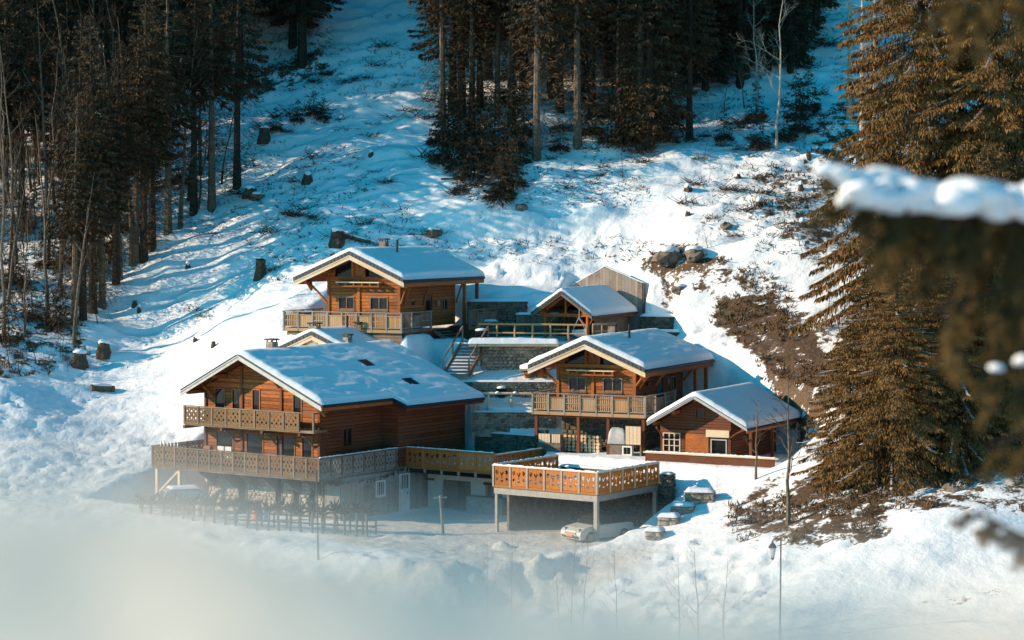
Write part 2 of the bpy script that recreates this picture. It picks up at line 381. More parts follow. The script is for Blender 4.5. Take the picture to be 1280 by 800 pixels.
def gz(x, y):
    i = min(max(np.searchsorted(gx, x) - 1, 0), len(gx) - 2); j = min(max(np.searchsorted(gy, y) - 1, 0), len(gy) - 2)
    u = (x - gx[i]) / (gx[i+1] - gx[i]); v = (y - gy[j]) / (gy[j+1] - gy[j])
    return float((GH[j, i] * (1-u) + GH[j, i+1] * u) * (1-v) + (GH[j+1, i] * (1-u) + GH[j+1, i+1] * u) * v)
def on_ground(px, py, y0=92.0):
    """the point of the hillside seen at a pixel"""
    y = y0
    while y < 250:
        x = (px - 640) / FPX * y
        if gz(x, y) >= (HOR - py) / FPX * y: break
        y += .25
    return Vector((x, y, gz(x, y)))
rnd = random.Random(5)
for k in range(1500):       # trodden slope beside the large chalet
    px = rnd.uniform(-20, 330); py = rnd.uniform(450, 640)
    if py < 430 + abs(px - 230) * .25 and rnd.random() < .6: continue
    if vnoise(np.array(px / 60), np.array(py / 35), 4) < .42: continue
    p = on_ground(px, py, 118); dent(p.x, p.y, rnd.uniform(.17, .30), rnd.uniform(.04, .11))
for k in range(520):        # trodden snow above the terraces and behind the right chalets
    px, py = rnd.choice([(rnd.uniform(600, 850), rnd.uniform(260, 350)), (rnd.uniform(860, 990), rnd.uniform(400, 500)), (rnd.uniform(590, 720), rnd.uniform(270, 350))])
    p = on_ground(px, py, 120); dent(p.x, p.y, rnd.uniform(.18, .3), rnd.uniform(.05, .13))
for k in range(520):        # bank under the garden fence and beside the drive
    p = on_ground(rnd.uniform(230, 980), rnd.uniform(670, 790), 98); dent(p.x, p.y, rnd.uniform(.22, .65), rnd.uniform(-.2, .2))
for k in range(46):         # a track over the near field
    t = k / 45; p = on_ground(1105 - 215 * t ** .8 + rnd.uniform(-2, 2), 668 + 115 * t, 90); dent(p.x, p.y, .28, .14)
# where soil, dead grass and litter show through, and the beaten drive
bare = np.zeros(GX.shape); road = np.zeros(GX.shape)
PXg = 640 + FPX * GX / np.maximum(GY, 1); PYg = HOR - FPX * GH / np.maximum(GY, 1)
def patch(poly, amt, soft):
    """poly: corners picked off the hillside"""
    w = [tuple(on_ground(a, b, 100).xy) for a, b in poly]
    d = poly_sd(GX, GY, w); np.maximum(bare, amt * smooth01(1 - d / soft), out=bare)
patch([(905, 385), (960, 372), (1050, 470), (1040, 500), (985, 490), (960, 450), (900, 405)], .74, 1.3)      # bank under netting
patch([(880, 338), (960, 345), (1050, 440), (1050, 470), (960, 375), (890, 370)], .52, 2.2)
patch([(810, 335), (850, 312), (905, 330), (880, 345)], .60, 1.5); patch([(830, 362), (880, 352), (880, 368), (840, 374)], .55, 1.2)
patch([(960, 215), (1010, 225), (1060, 320), (1010, 300), (965, 260)], .52, 5)
patch([(1040, 150), (1100, 120), (1120, 240), (1040, 240)], .55, 6)
patch([(0, 330), (95, 400), (95, 445), (0, 470)], .52, 3); patch([(0, 60), (250, 60), (240, 200), (100, 330), (0, 300)], .45, 6)
patch([(300, 100), (385, 70), (395, 90), (300, 125)], .58, 3)
patch([(1015, 600), (1090, 600), (1090, 668), (1000, 678), (940, 650)], .66, 2.2); patch([(905, 650), (960, 600), (1010, 640), (950, 672)], .55, 2)
patch([(1040, 560), (1280, 560), (1280, 630), (1040, 650)], .55, 3); patch([(560, 150), (820, 130), (820, 185), (600, 250)], .42, 3)
patch([(590, 452), (690, 452), (690, 460), (590, 462)], .5, .8)
patch([(1170, 765), (1240, 755), (1240, 775), (1180, 785)], .48, 1.5)
def strip(poly, soft):
    d = poly_sd(GX, GY, poly); np.maximum(road, smooth01(1 - d / soft), out=road)
strip([FB.w(3, -2.5), FB.w(3, 6), FB.w(16, 6), FB.w(18, -1), FB.w(16, -6.5), FB.w(6, -5)], 1.5)
strip([(-12, 111.5), (0, 112), (6, 114), (5, 112), (0, 109.5), (-12, 109)], 2.5)
nx, ny = len(gx), len(gy)
idx = np.arange(nx * ny).reshape(ny, nx)
Fq = np.stack([idx[:-1, :-1], idx[:-1, 1:], idx[1:, 1:], idx[1:, :-1]], -1).reshape(-1, 4)
gme = np_mesh('ground', np.stack([GX, GY, GH], -1).reshape(-1, 3), Fq, M['ground'])
for nm, arr in (('bare', bare), ('road', road * .8)):
    a = gme.attributes.new(nm, 'FLOAT', 'POINT'); a.data.foreach_set('value', arr.ravel().astype(np.float32))
tag(link('snowy_hillside', gme), kind='structure')

# ------------------------------------------------------------------ building kit (x to the right along the front, y to the back, z = world height)
class Wall:
    def __init__(s, p0, d, L): s.p = Vector(p0).to_2d(); s.d = Vector(d); s.L = L; s.n = Vector((s.d.y, -s.d.x))
    def P(s, t, o, z): q = s.p + s.d * t + s.n * o; return Vector((q.x, q.y, z))
def plank_wall(b, wl, z0, top, ops=(), mat=None, h=.21, name='wall', back=None, vertical=False, jag=0.0, planks=True):
    """top: [(s, z), ...] outline of the wall head; ops: openings (s0, s1, z0, z1)"""
    ts = [t for t, z in top]; tz = [z for t, z in top]
    poly = [wl.P(0, -.02, z0), wl.P(wl.L, -.02, z0)] + [wl.P(t, -.02, z) for t, z in reversed(top)]
    part = MB().prism(poly, Vector((-wl.n.x, -wl.n.y, 0)) * .12).build(name, back or (M['dark'] if planks else mat), b)
    if not planks: return part
    rr = random.Random(len(ts) + int(wl.L * 100))
    if vertical:
        s = 0
        while s < wl.L - .03:
            w = min(rr.uniform(.8, 1.2) * h, wl.L - s); e = s + w - .012; j = rr.uniform(-jag, jag)
            segs = [(z0, None)]
            for (a, c, e0, e1) in ops:
                if min(e, c) - max(s, a) > w * .5: segs = [(z0, e0), (e1, None)]
            for (q0, q1) in segs:
                za = q1 if q1 is not None else float(np.interp(s, ts, tz)) + j; zc = q1 if q1 is not None else float(np.interp(e, ts, tz)) + j
                if max(za, zc) - q0 > .05:
                    o = rr.uniform(0, .012)
                    MB().prism([wl.P(s, o, q0), wl.P(e, o, q0), wl.P(e, o, zc), wl.P(s, o, za)], Vector((wl.n.x, wl.n.y, 0)) * .04).build('board', mat, part)
            s += w
        return part
    def span(z):
        f = np.linspace(0, wl.L, 200); k = np.interp(f, ts, tz) >= z
        return (f[k][0], f[k][-1]) if k.any() else None
    z = z0; zt_max = max(tz)
    while z < zt_max - .08:
        zt = min(z + h - .022, zt_max - .01); a = span(z + .004); c = span(zt) or (sum(a) / 2 - .02, sum(a) / 2 + .02) if a else None
        if not a: break
        cuts = sorted((o0, o1) for (o0, o1, e0, e1) in ops if min(zt, e1) - max(z, e0) > h * .45)
        lo = [(a[0], c[0])]; hi = []
        for (o0, o1) in cuts: hi.append((o0, o0)); lo.append((o1, o1))
        hi.append((a[1], c[1])); out = rr.uniform(0, .014)
        for (l, r_) in zip(lo, hi):
            if r_[0] - l[0] > .06:
                MB().prism([wl.P(l[0], out, z), wl.P(r_[0], out, z), wl.P(r_[1], out, zt), wl.P(l[1], out, zt)], Vector((wl.n.x, wl.n.y, 0)) * .05).build('plank', mat, part)
        z += h
    return part
def window(b, wl, s0, s1, z0, z1, mat, mull=1, name='window', bars=0, snow=False, out=.06):
    f = MB(); w = .07
    for (a, c, e, g) in ((s0, s1, z0 - w, z0), (s0, s1, z1, z1 + w), (s0 - w, s0, z0 - w, z1 + w), (s1, s1 + w, z0 - w, z1 + w)):
        f.prism([wl.P(a, out - .04, e), wl.P(c, out - .04, e), wl.P(c, out - .04, g), wl.P(a, out - .04, g)], Vector((wl.n.x, wl.n.y, 0)) * .07)
    part = f.build(name, mat, b)
    k = mull + 1; dw = (s1 - s0) / k
    for i in range(k):
        a = s0 + i * dw + .015; c = s0 + (i + 1) * dw - .015
        MB().prism([wl.P(a, -.01, z0), wl.P(c, -.01, z0), wl.P(c, -.01, z1), wl.P(a, -.01, z1)], Vector((wl.n.x, wl.n.y, 0)) * .02).build('pane', M['glass'], part)
        if i: MB().prism([wl.P(a - .05, 0, z0), wl.P(a + .02, 0, z0), wl.P(a + .02, 0, z1), wl.P(a - .05, 0, z1)], Vector((wl.n.x, wl.n.y, 0)) * .06).build('mullion', mat, part)
    for i in range(bars):
        a = s0 + (i + 1) * (s1 - s0) / (bars + 1)
        MB().prism([wl.P(a - .015, .04, z0), wl.P(a + .015, .04, z0), wl.P(a + .015, .04, z1), wl.P(a - .015, .04, z1)], Vector((wl.n.x, wl.n.y, 0)) * .03).build('bar', M['white'], part)
    MB().prism([wl.P(s0 - .1, .03, z0 - .13), wl.P(s1 + .1, .03, z0 - .13), wl.P(s1 + .1, .03, z0 - .08), wl.P(s0 - .1, .03, z0 - .08)], Vector((wl.n.x, wl.n.y, 0)) * .11).build('sill', mat, part)
    return part
def door(b, wl, s0, s1, z0, z1, mat, panes=True, name='door'):
    f = MB(); w = .08
    for (a, c, e, g) in ((s0 - w, s1 + w, z1, z1 + w), (s0 - w, s0, z0, z1), (s1, s1 + w, z0, z1)):
        f.prism([wl.P(a, .0, e), wl.P(c, .0, e), wl.P(c, .0, g), wl.P(a, .0, g)], Vector((wl.n.x, wl.n.y, 0)) * .09)
    part = f.build('door_frame', mat, b); lf = MB()
    lf.prism([wl.P(s0, 0, z0), wl.P(s1, 0, z0), wl.P(s1, 0, z1), wl.P(s0, 0, z1)], Vector((wl.n.x, wl.n.y, 0)) * .03)
    lf.build('leaf', M['glass'] if panes == 2 else mat, part)
    if panes: MB().prism([wl.P(s0 + .12, .03, z0 + .9), wl.P(s1 - .12, .03, z0 + .9), wl.P(s1 - .12, .03, z1 - .12), wl.P(s0 + .12, .03, z1 - .12)], Vector((wl.n.x, wl.n.y, 0)) * .012).build('pane', M['glass'], part)
    MB().box(-.02, .02, -.02, .02, -.06, .06).build('handle', M['iron'], part, loc=wl.P(s1 - .1, .06, z0 + 1.0))
    return part

def snow_sheet(name, parent, xs, y0, y1, top, T, seed, amp=.05, ns=70, nt=90, over=.06, mat=None, wob=.11):
    """xs(y) -> (x0, x1); top(x, y) surface below; a rounded, rippled slab of snow"""
    t = np.linspace(0, 1, nt); s = np.linspace(0, 1, ns)
    Sg, Tg = np.meshgrid(s, t); Y = y0 - over + (y1 - y0 + 2 * over) * Tg
    x0 = np.array([xs(v)[0] for v in Y[:, 0]]) - over; x1 = np.array([xs(v)[1] for v in Y[:, 0]]) + over
    X = x0[:, None] + (x1 - x0)[:, None] * Sg
    B = np.vectorize(top)(X, np.clip(Y, y0, y1)) + .012
    e = np.minimum(np.minimum(X - x0[:, None], x1[:, None] - X), np.minimum(Y - Y[0, 0], Y[-1, 0] - Y)) / (.32 * (1 + wob * 4 * fbm(X / .6, Y / .6, seed, 2)))
    prof = np.sqrt(np.clip(1 - (1 - np.clip(e, 0, 1)) ** 2, 0, 1))
    H = T * prof * (1 + .10 * fbm(X / 2.2, Y / 3.4, seed, 2)) + prof * amp * (.55 * fbm(X / .55, Y / 2.6, seed + 5, 3) + .3 * fbm(X / .22, Y / .6, seed + 9, 2))
    top_v = np.stack([X, Y, B + np.maximum(H, 0)], -1).reshape(-1, 3); bot = np.stack([X, Y, B], -1).reshape(-1, 3)
    n = ns * nt; ii = np.arange(n).reshape(nt, ns)
    f = np.stack([ii[:-1, :-1], ii[:-1, 1:], ii[1:, 1:], ii[1:, :-1]], -1).reshape(-1, 4)
    rim = np.r_[ii[0, :-1], ii[:-1, -1], ii[-1, :0:-1], ii[:0:-1, 0]]; r2 = np.roll(rim, -1)
    side = np.stack([rim + n, r2 + n, r2, rim], -1)
    me = np_mesh(name, np.r_[top_v, bot], np.r_[f, f[:, ::-1] + n, side], mat or M['snow_roof'])
    return link(name, me, parent)

def gable_roof(b, xl, xr, xm, zl, zr, zm, y0, y1, th=.2, seed=1, barge=None, soffit=None, T=.26, step=None, teeth=True, amp=.05, hole=None, purl=True, wall_y=0, bh=.22):
    barge = barge or M['barge']; soffit = soffit or M['larch_dark']
    sr = (zr - zm) / (xr - xm)
    def top(x, y=0): return float(zm + (zl - zm) * (xm - x) / (xm - xl) if x < xm else zm + sr * (x - xm))
    X = xr
    m = MB()
    for (a, c, e0, e1) in ([(xl, xr, y0, y1)] if not step else [(xl, xr, y0, step[1]), (xl, step[0], step[1], y1)]):
        m.prism([(a, e0, top(a)), (xm, e0, zm), (c, e0, top(c)), (c, e0, top(c) - th), (xm, e0, zm - th), (a, e0, top(a) - th)][::-1], (0, e1 - e0, 0))
    roof = m.build('roof', M['tile'], b)
    # soffit boards under the overhang
    so = MB(); k = .05
    so.prism([(xl + .06, y0 + .06, top(xl + .06) - th - .004), (xm, y0 + .06, zm - th - .004), (xr - .06, y0 + .06, top(xr - .06) - th - .004), (xr - .06, y0 + .06, top(xr - .06) - th - k), (xm, y0 + .06, zm - th - k), (xl + .06, y0 + .06, top(xl + .06) - th - k)][::-1], (0, y1 - y0 - .12, 0))
    so.build('soffit', soffit, b)
    xs = (lambda y: (xl, xr)) if not step else (lambda y: (xl, step[0] if y > step[1] else xr))
    def stop(x, y): return top(x) - .06 * max(0, 1 - abs(x - xm) / .35) ** 2
    snow_sheet('snow_cover', b, xs, y0 + .02, y1, stop, T, seed, amp)
    for (a, c) in ((xl, xm), (xm, xr)):
        for (off, hh, dy, mt) in ((th + .005, bh, .0, barge), (th - .06, .07, -.035, barge if teeth else M['pale'])):
            za, zc = top(a) - off, top(c) - off
            MB().prism([(a, y0 + dy - .035, za), (c, y0 + dy - .035, zc), (c, y0 + dy - .035, zc - hh), (a, y0 + dy - .035, za - hh)][::-1], (0, .05, 0)).build('barge_board', mt, b)
    # eave fascia and gutter on the right
    e0, e1 = (y0, y1) if not step else (y0, step[1])
    MB().box(xr - .05, xr - .004, y0 + .02, e1 - .004, zr - th - .22, zr - th + .01).build('fascia', M['larch'], b)
    MB().tube([(xr + .06, y0, zr - .13), (xr + .06, e1 - .05, zr - .13)], .06, 8).build('gutter', M['iron'], b)
    if step:
        zz = top(step[0]); MB().box(step[0] - .05, step[0] - .004, step[1] + .02, y1, zz - th - .2, zz - th + .01).build('fascia', M['larch_dark'], b)
        MB().tube([(step[0] + .06, step[1], zz - .13), (step[0] + .06, y1, zz - .13)], .06, 8).build('gutter', M['iron'], b)
        MB().prism([(xr, step[1] - .03, top(xr) - .02), (step[0], step[1] - .03, zz - .02), (step[0], step[1] - .03, zz - .3), (xr, step[1] - .03, top(xr) - .3)][::-1], (0, .026, 0)).build('barge_board', M['iron'], b)
    if teeth:
        for (a, c) in ((xl, xm), (xm, xr)):
            L = math.hypot(c - a, top(c) - top(a)); n = int(L / .27)
            for i in range(n):
                u0 = (i + .04) / n; u1 = (i + .9) / n; q = [(a + (c - a) * u, top(a) + (top(c) - top(a)) * u) for u in (u0, u1)]
                MB().prism([(q[0][0], y0 - .075, q[0][1] + .07), (q[1][0], y0 - .075, q[1][1] + .07), (q[1][0], y0 - .075, q[1][1] - th * .75), (q[0][0], y0 - .075, q[0][1] - th * .75)][::-1], (0, .035, 0)).build('verge_tile', M['tile'], roof)
    if purl:
        for x in (xl + .35, xl + (xm - xl) * .52, xm, xm + (xr - xm) * .48, xr - .35):
            zc = top(x) - th - k - .13
            MB().box(x - .1, x + .1, y0 + .22, wall_y + .3, zc - .1, zc + .1).build('purlin', M['larch'], b)
    return top
def brace(b, p, q, w=.14, mat=None):
    p = Vector(p); q = Vector(q); mid = (p + q) / 2 + Vector((0, 0, .06)); MB().tube([p, mid, q], [w * .6, w * .5, w * .6], 6).build('brace', mat or M['larch'], b)
def chimney(b, x, y, z0, z1, w, cap=True, mat=None, taper=.8):
    m = MB(); r = w / 2
    m.prism([(x - r, y - r, z0), (x + r, y - r, z0), (x + r, y + r, z0), (x - r, y + r, z0)], (0, 0, .01))
    a = r * taper; bb = len(m.v)
    m.v += [(x - r, y - r, z0), (x + r, y - r, z0), (x + r, y + r, z0), (x - r, y + r, z0), (x - a, y - a, z1), (x + a, y - a, z1), (x + a, y + a, z1), (x - a, y + a, z1)]
    m.f += [(bb+4, bb+5, bb+6, bb+7), (bb, bb+1, bb+5, bb+4), (bb+1, bb+2, bb+6, bb+5), (bb+2, bb+3, bb+7, bb+6), (bb+3, bb, bb+4, bb+7)]
    c = m.build('chimney', mat or M['stone'], b)
    if cap:
        k = MB()
        for (i, j) in ((-1, -1), (1, -1), (1, 1), (-1, 1)): k.box(x + i * a * .8 - .03, x + i * a * .8 + .03, y + j * a * .8 - .03, y + j * a * .8 + .03, z1, z1 + .12)
        k.build('cap_support', M['iron'], c)
        k2 = MB().box(x - a * 1.35, x + a * 1.35, y - a * 1.35, y + a * 1.35, z1 + .12, z1 + .2); k2.build('cap', M['iron'], c)
    return c

# carved balustrade panels: '.' is an opening sawn through the boards
def sawn(fn, nc=21, nr=22):
    return [''.join('.' if fn((c + .5) / nc, 1 - (r + .5) / nr) else '#' for c in range(nc)) for r in range(nr)]
def dia(u, v, cu, cv, a, b): return abs(u - cu) / a + abs(v - cv) / b < 1
def old_fn(u, v):
    return any(dia(u, v, x, y, .085, .10) for x in (.17, .5, .83) for y in (.74, .27)) or any(dia(u, v, x, .5, .06, .11) for x in (.335, .665)) or any(dia(u, v, x, y, .035, .06) for x in (.335, .665) for y in (.84, .16))
def new_fn(u, v):
    k = any(math.hypot((u - x) / .085, (v - .74) / .075) < 1 or dia(u, v, x, .66, .09, .11) for x in (.18, .82)) or any(math.hypot((u - x) / .075, (v - .32) / .075) < 1 for x in (.18, .82))
    return k or (abs(u - .5) < .035 and .36 < v < .58) or (.55 < v < .72 and abs(abs(u - .5) - (v - .55) * .55) < .04) or math.hypot((u - .5) / .06, (v - .22) / .06) < 1
CARVE_OLD = sawn(old_fn); CARVE_NEW = sawn(new_fn)
PANEL = {}
def carved_mesh(pat, w, h, mat):
    key = (id(pat), round(w, 2), round(h, 2), mat.name)
    if key in PANEL: return PANEL[key]
    m = MB(); nr = len(pat); nc = len(pat[0]); cw = w / nc; ch = h / nr
    for r, row in enumerate(pat):
        c = 0
        while c < nc:
            if row[c] == '.': c += 1; continue
            e = c
            while e < nc and row[e] == '#' and (e == c or e % 3): e += 1        # boards three cells wide
            y = -.004 * ((c // 3) % 2)
            gap = .006 if e % 3 == 0 else 0
            m.box(c * cw, e * cw - gap, y - .018, y + .018, h - (r + 1) * ch, h - r * ch); c = e
    PANEL[key] = m.mesh('railing_panel', mat); return PANEL[key]
def carved_rail(par, p, q, zf, n, pat, mat, post, h=.92, snow=True, capm=None, skirt=True, ends=True):
    """a balustrade of carved panels from p to q (plan points), standing on height zf"""
    p = Vector(p); q = Vector(q); L = (q - p).length; d = (q - p) / L; ang = math.atan2(d.y, d.x); w = L / n
    for i in range(n):
        s = p + d * (i * w + .05); link('railing_panel', carved_mesh(pat, w - .1, h, mat), par, (s.x, s.y, zf + .04), (0, 0, ang))
    for i in range(0 if ends else 1, n + 1):
        s = p + d * (i * w); MB().box(-.05, .05, -.055, .055, -.06, h + .06).build('post', post, par, loc=(s.x, s.y, zf), rot=(0, 0, ang))
    MB().box(-.06, L + .06, -.07, .07, h + .06, h + .12).build('handrail', capm or post, par, loc=(p.x, p.y, zf), rot=(0, 0, ang))
    if skirt: MB().box(-.02, L + .02, -.03, .05, -.1, .03).build('bottom_rail', mat, par, loc=(p.x, p.y, zf), rot=(0, 0, ang))
    if snow: snow_line(par, p, d, L, zf + h + .12, .13, .07, ang)
def snow_line(par, p, d, L, z, w, t, ang, seed=3):
    n = max(4, int(L / .12)); rr = random.Random(int(L * 97) + seed); pts = []; rad = []
    m = MB(); V = []; 
    for i in range(n + 1):
        hgt = t * (.35 + .75 * rr.random()) * (0.3 if i in (0, n) else 1)
        x = L * i / n
        V.append([(x, -w / 2, 0), (x, -w / 2.6, hgt * .8), (x, 0, hgt), (x, w / 2.6, hgt * .8), (x, w / 2, 0)])
    for r_ in V: m.v += r_
    for i in range(n):
        for k in range(4): a = i * 5 + k; m.f.append((a, a + 5, a + 6, a + 1))
    m.f.append((0, 1, 2, 3, 4)); b0 = n * 5; m.f.append((b0 + 4, b0 + 3, b0 + 2, b0 + 1, b0))
    m.build('snow_cap', M['snow_roof'], par, True, loc=(p.x, p.y, z), rot=(0, 0, ang))
def slat_rail(par, p, q, zf, n, mat, postm, h=1.0, start=0, bm=None):
    """alternating panels of upright boards and of slats between horizontal rails"""
    p = Vector(p); q = Vector(q); L = (q - p).length; d = (q - p) / L; ang = math.atan2(d.y, d.x); w = L / n; rr = random.Random(int(L * 31))
    def bx(nm, s0, s1, z0, z1, o0=-.02, o1=.02, mt=mat):
        MB().box(s0, s1, o0, o1, z0, z1).build(nm, mt, par, loc=(p.x, p.y, zf), rot=(0, 0, ang))
    for i in range(n + 1): bx('post', i * w - .05, i * w + .05, -.22, h, -.06, .06, postm)
    bx('handrail', -.08, L + .08, h, h + .05, -.08, .08, postm)
    bx('middle_rail', 0, L, h - .22, h - .17, -.035, .0, postm); bx('bottom_rail', 0, L, .06, .12, -.035, .0, postm)
    bx('skirt_board', 0, L, -.22, -.02, -.045, -.01, bm or mat)
    for i in range(n):
        s = i * w + .06; e = (i + 1) * w - .06
        if (i + start) % 2:
            k = 6; bw = (e - s) / k
            for j in range(k): bx('board', s + j * bw + .006, s + (j + 1) * bw - .006, .04, h - .19 + rr.uniform(-.01, .01), .002, .025, bm or mat)
        else:
            bx('lower_rail', s, e, .45, .5, -.035, .0, postm); k = 7; bw = (e - s) / k
            for j in range(k): bx('slat', s + (j + .22) * bw, s + (j + .78) * bw, .08, h - .02, .002, .022, bm or mat)
def pole_rail(par, pts, zf, n, h=1.0, r=.06, mat=None, lower=.5):
    mat = mat or M['pole']
    for (p, q) in zip(pts[:-1], pts[1:]):
        p = Vector(p); q = Vector(q)
        for z, rr in ((h, r * 1.1), (lower, r * .8)):
            MB().tube([(*p, zf + z), (*((p + q) / 2), zf + z + .015), (*q, zf + z)], [rr, rr * .9, rr * .85], 7).build('rail', mat, par)
        for i in range(n + 1):
            s = p + (q - p) * i / n; MB().tube([(*s, zf - .15), (*s, zf + h - .01)], r * .9, 7).build('post', mat, par)

def stone_face(name, par, wl, z0, z1, mat, size=.3, depth=.12, seed=1, ztop=None):
    """uneven stones laid in courses, joined into one part"""
    rr = random.Random(seed); m = MB(); z = z0; row = 0
    while z < z1 - .04:
        hh = min(size * rr.uniform(.55, .85), z1 - z); s = -rr.uniform(0, .1)
        while s < wl.L:
            w = size * rr.uniform(.7, 1.7); e = min(s + w, wl.L + .02); a = max(s, 0)
            lim = z1 if ztop is None else ztop((a + e) / 2)
            if e - a > .05 and z + hh * .6 < lim:
                o = rr.uniform(.3, 1) * depth; j = lambda k: rr.uniform(-k, k)
                q0 = [wl.P(a + .01, 0, z + .01), wl.P(e - .01, 0, z + .01), wl.P(e - .01, 0, z + hh - .01), wl.P(a + .01, 0, z + hh - .01)]
                iw = (e - a) * .2; ih = hh * .2
                q1 = [wl.P(a + iw + j(.02), o, z + ih + j(.02)), wl.P(e - iw + j(.02), o, z + ih + j(.02)), wl.P(e - iw + j(.02), o, z + hh - ih + j(.02)), wl.P(a + iw + j(.02), o, z + hh - ih + j(.02))]
                b0 = len(m.v); m.v += [tuple(v) for v in q0 + q1]
                m.f += [(b0+4, b0+5, b0+6, b0+7)] + [(b0+k, b0+(k+1) % 4, b0+4+(k+1) % 4, b0+4+k) for k in range(4)]
            s = e + .005
        z += hh
    o = m.build(name, mat, par); o['kind'] = 'stuff'; return o
def retaining_wall(label, p, q, z0, z1, mat=None, thick=.5, snow=.16, seed=1, size=.28, name='retaining_wall', group=None):
    p = Vector(p); q = Vector(q); L = (q - p).length; d = (q - p) / L; ang = math.atan2(d.y, d.x); mat = mat or M['stone']
    t = thing(name, label, 'stone wall', (p.x, p.y, z0), ang, group); ZB[t.name] = z0
    MB().box(0, L, .02, thick, z0 - .5, z1).build('core', mat, t)
    stone_face('stones', t, Wall((0, .02), (1, 0), L), z0 - .2, z1, mat, size, .13, seed)
    stone_face('end_stones', t, Wall((L, .02), (0, 1), thick), z0 - .2, z1, mat, size, .1, seed + 1)
    if snow: snow_sheet('snow_cap', t, lambda y: (0, L), 0, thick, lambda x, y: z1, snow, seed, .03, max(10, int(L * 6)), 10, .05)
    return t
def barrel_round(b, name, x, y, z0, r, h, mat, n=10):
    return MB().lathe([(r * .85, 0), (r, h * .3), (r, h * .7), (r * .88, h)], n, (x, y, z0)).build(name, mat, b, True)

# ------------------------------------------------------------------ the large chalet
B = building('large_chalet', 'large three-storey wooden chalet with two carved balconies and blue-shaded snowy roof', 'chalet', FB, YARD)
W0, DK, BF, GR = 8.75, -14.2, -11.62, YARD          # width, deck level, balcony level, yard
BxL, BxR, BxM, BzL, BzR, BzM = -9.43, 1.29, -4.91, -9.70, -10.10, -7.44
topB = gable_roof(B, BxL, BxR, BxM, BzL, BzR, BzM, -1.4, 12.8, .16, 11, M['pale'], M['larch_dark'], .26, (2.24, 5.11), False, .08, bh=.2)
head = [(0, topB(-W0) - .25), (W0 + BxM, BzM - .25), (W0, topB(0) - .25)]
fr = Wall((-W0, 0), (1, 0), W0); rt = Wall((0, 0), (0, 1), 5.6); wing = Wall((1.2, 5.6), (0, 1), 6.6); wf = Wall((0, 5.6), (1, 0), 1.2)
ops_up = [(.85, 1.55, BF, BF + 1.95), (2.2, 2.75, BF, BF + 1.95), (3.75, 4.25, BF, BF + 2.0), (6.85, 7.4, BF, BF + 1.85)]
ops_dn = [(.95, 2.2, DK, DK + 2.05), (3.3, 4.5, DK, DK + 2.05), (5.6, 6.9, DK, DK + 2.05), (7.5, 8.2, DK, DK + 2.05)]
plank_wall(B, fr, DK, head, ops_up + ops_dn, M['larch'], .2)
for o in ops_up: door(B, fr, o[0], o[1], o[2] + .02, o[3], M['larch'], 2)
for o in ops_dn: door(B, fr, o[0], o[1], o[2] + .02, o[3], M['larch'], 2)
ro = [(2.0, 2.75, -12.75, -11.75)]
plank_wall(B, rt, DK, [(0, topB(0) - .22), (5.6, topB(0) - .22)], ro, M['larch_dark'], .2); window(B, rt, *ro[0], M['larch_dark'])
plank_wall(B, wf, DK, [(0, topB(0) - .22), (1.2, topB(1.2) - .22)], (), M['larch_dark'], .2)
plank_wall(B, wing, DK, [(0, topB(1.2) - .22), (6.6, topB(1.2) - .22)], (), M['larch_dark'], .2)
plank_wall(B, Wall((-W0, 12.2), (0, -1), 12.2), DK, [(0, topB(-W0) - .25), (12.2, topB(-W0) - .25)], (), M['larch'], .4)
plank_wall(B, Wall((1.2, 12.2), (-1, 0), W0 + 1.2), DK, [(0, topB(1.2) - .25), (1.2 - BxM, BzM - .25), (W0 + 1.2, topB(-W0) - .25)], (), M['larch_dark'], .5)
for x in (-W0, -5.9, -2.9, -.07): MB().box(x, x + .16, -.13, -.01, DK, min(topB(x), topB(x + .16)) - .3).build('wall_post', M['larch_dark'], B)
MB().box(-W0, 0, -.1, -.01, BF + 2.1, BF + 2.32).build('wall_beam', M['larch'], B)
for x in (-8.0, -3.0, .4): brace(B, (x, -.05, topB(x) - 1.15), (x, -1.0, topB(x) - .5), .13)
# rendered stone ground floor
gf = Wall((-W0, .3), (1, 0), W0)
MB().box(-W0, -.02, .3, .55, GR - .3, DK - .01).build('stone_core', M['stone'], B)
gops = [(2.35, 3.0), (5.2, 5.75), (6.55, 7.1), (7.8, 8.3)]
rr_ = 0; edges = [0] + [v for o in gops for v in o] + [W0]
for i in range(0, len(edges), 2):
    wl = Wall((-W0 + edges[i], .3), (1, 0), edges[i + 1] - edges[i]); stone_face('stone_facing', B, wl, GR - .1, DK - .05, M['stone_pale'], .3, .09, 20 + i)
for o in gops: door(B, gf, o[0] + .06, o[1] - .06, GR, GR + 2.05, M['old'], 2)
MB().box(-W0, 1.2, .56, 12.2, GR, DK - .02).build('ground_storey', M['concrete'], B)
# lower deck wrapping three sides
d = MB().box(-11.6, 1.2, -1.5, -.0, DK - .2, DK - .02); d.box(-11.6, -W0 - .1, 0, 4.5, DK - .2, DK - .02); d.box(.06, 1.2, 0, 6.4, DK - .2, DK - .02)
d.build('deck_floor', M['old'], B)
balc = lambda nm: None
carved_rail(B, (-11.6, -1.5), (1.2, -1.5), DK, 14, CARVE_OLD, M['carved'], M['old'], 1.0, False)
carved_rail(B, (1.2, -1.5), (1.2, 6.4), DK, 8, CARVE_OLD, M['grey'], M['old'], 1.0, True, skirt=True)
carved_rail(B, (-11.6, 4.5), (-11.6, -1.5), DK, 6, CARVE_OLD, M['old'], M['old'], 1.0, False)
for (x, y) in ((-11.4, -1.3), (-9.6, -1.3), (-11.4, 3)): MB().box(x - .09, x + .09, y - .09, y + .09, GR - 1, DK - .2).build('deck_post', M['barge'], B)
MB().beam((-11.3, -1.3, GR + .9), (-9.7, -1.3, DK - .3), .08, .1).build('deck_brace', M['barge'], B)
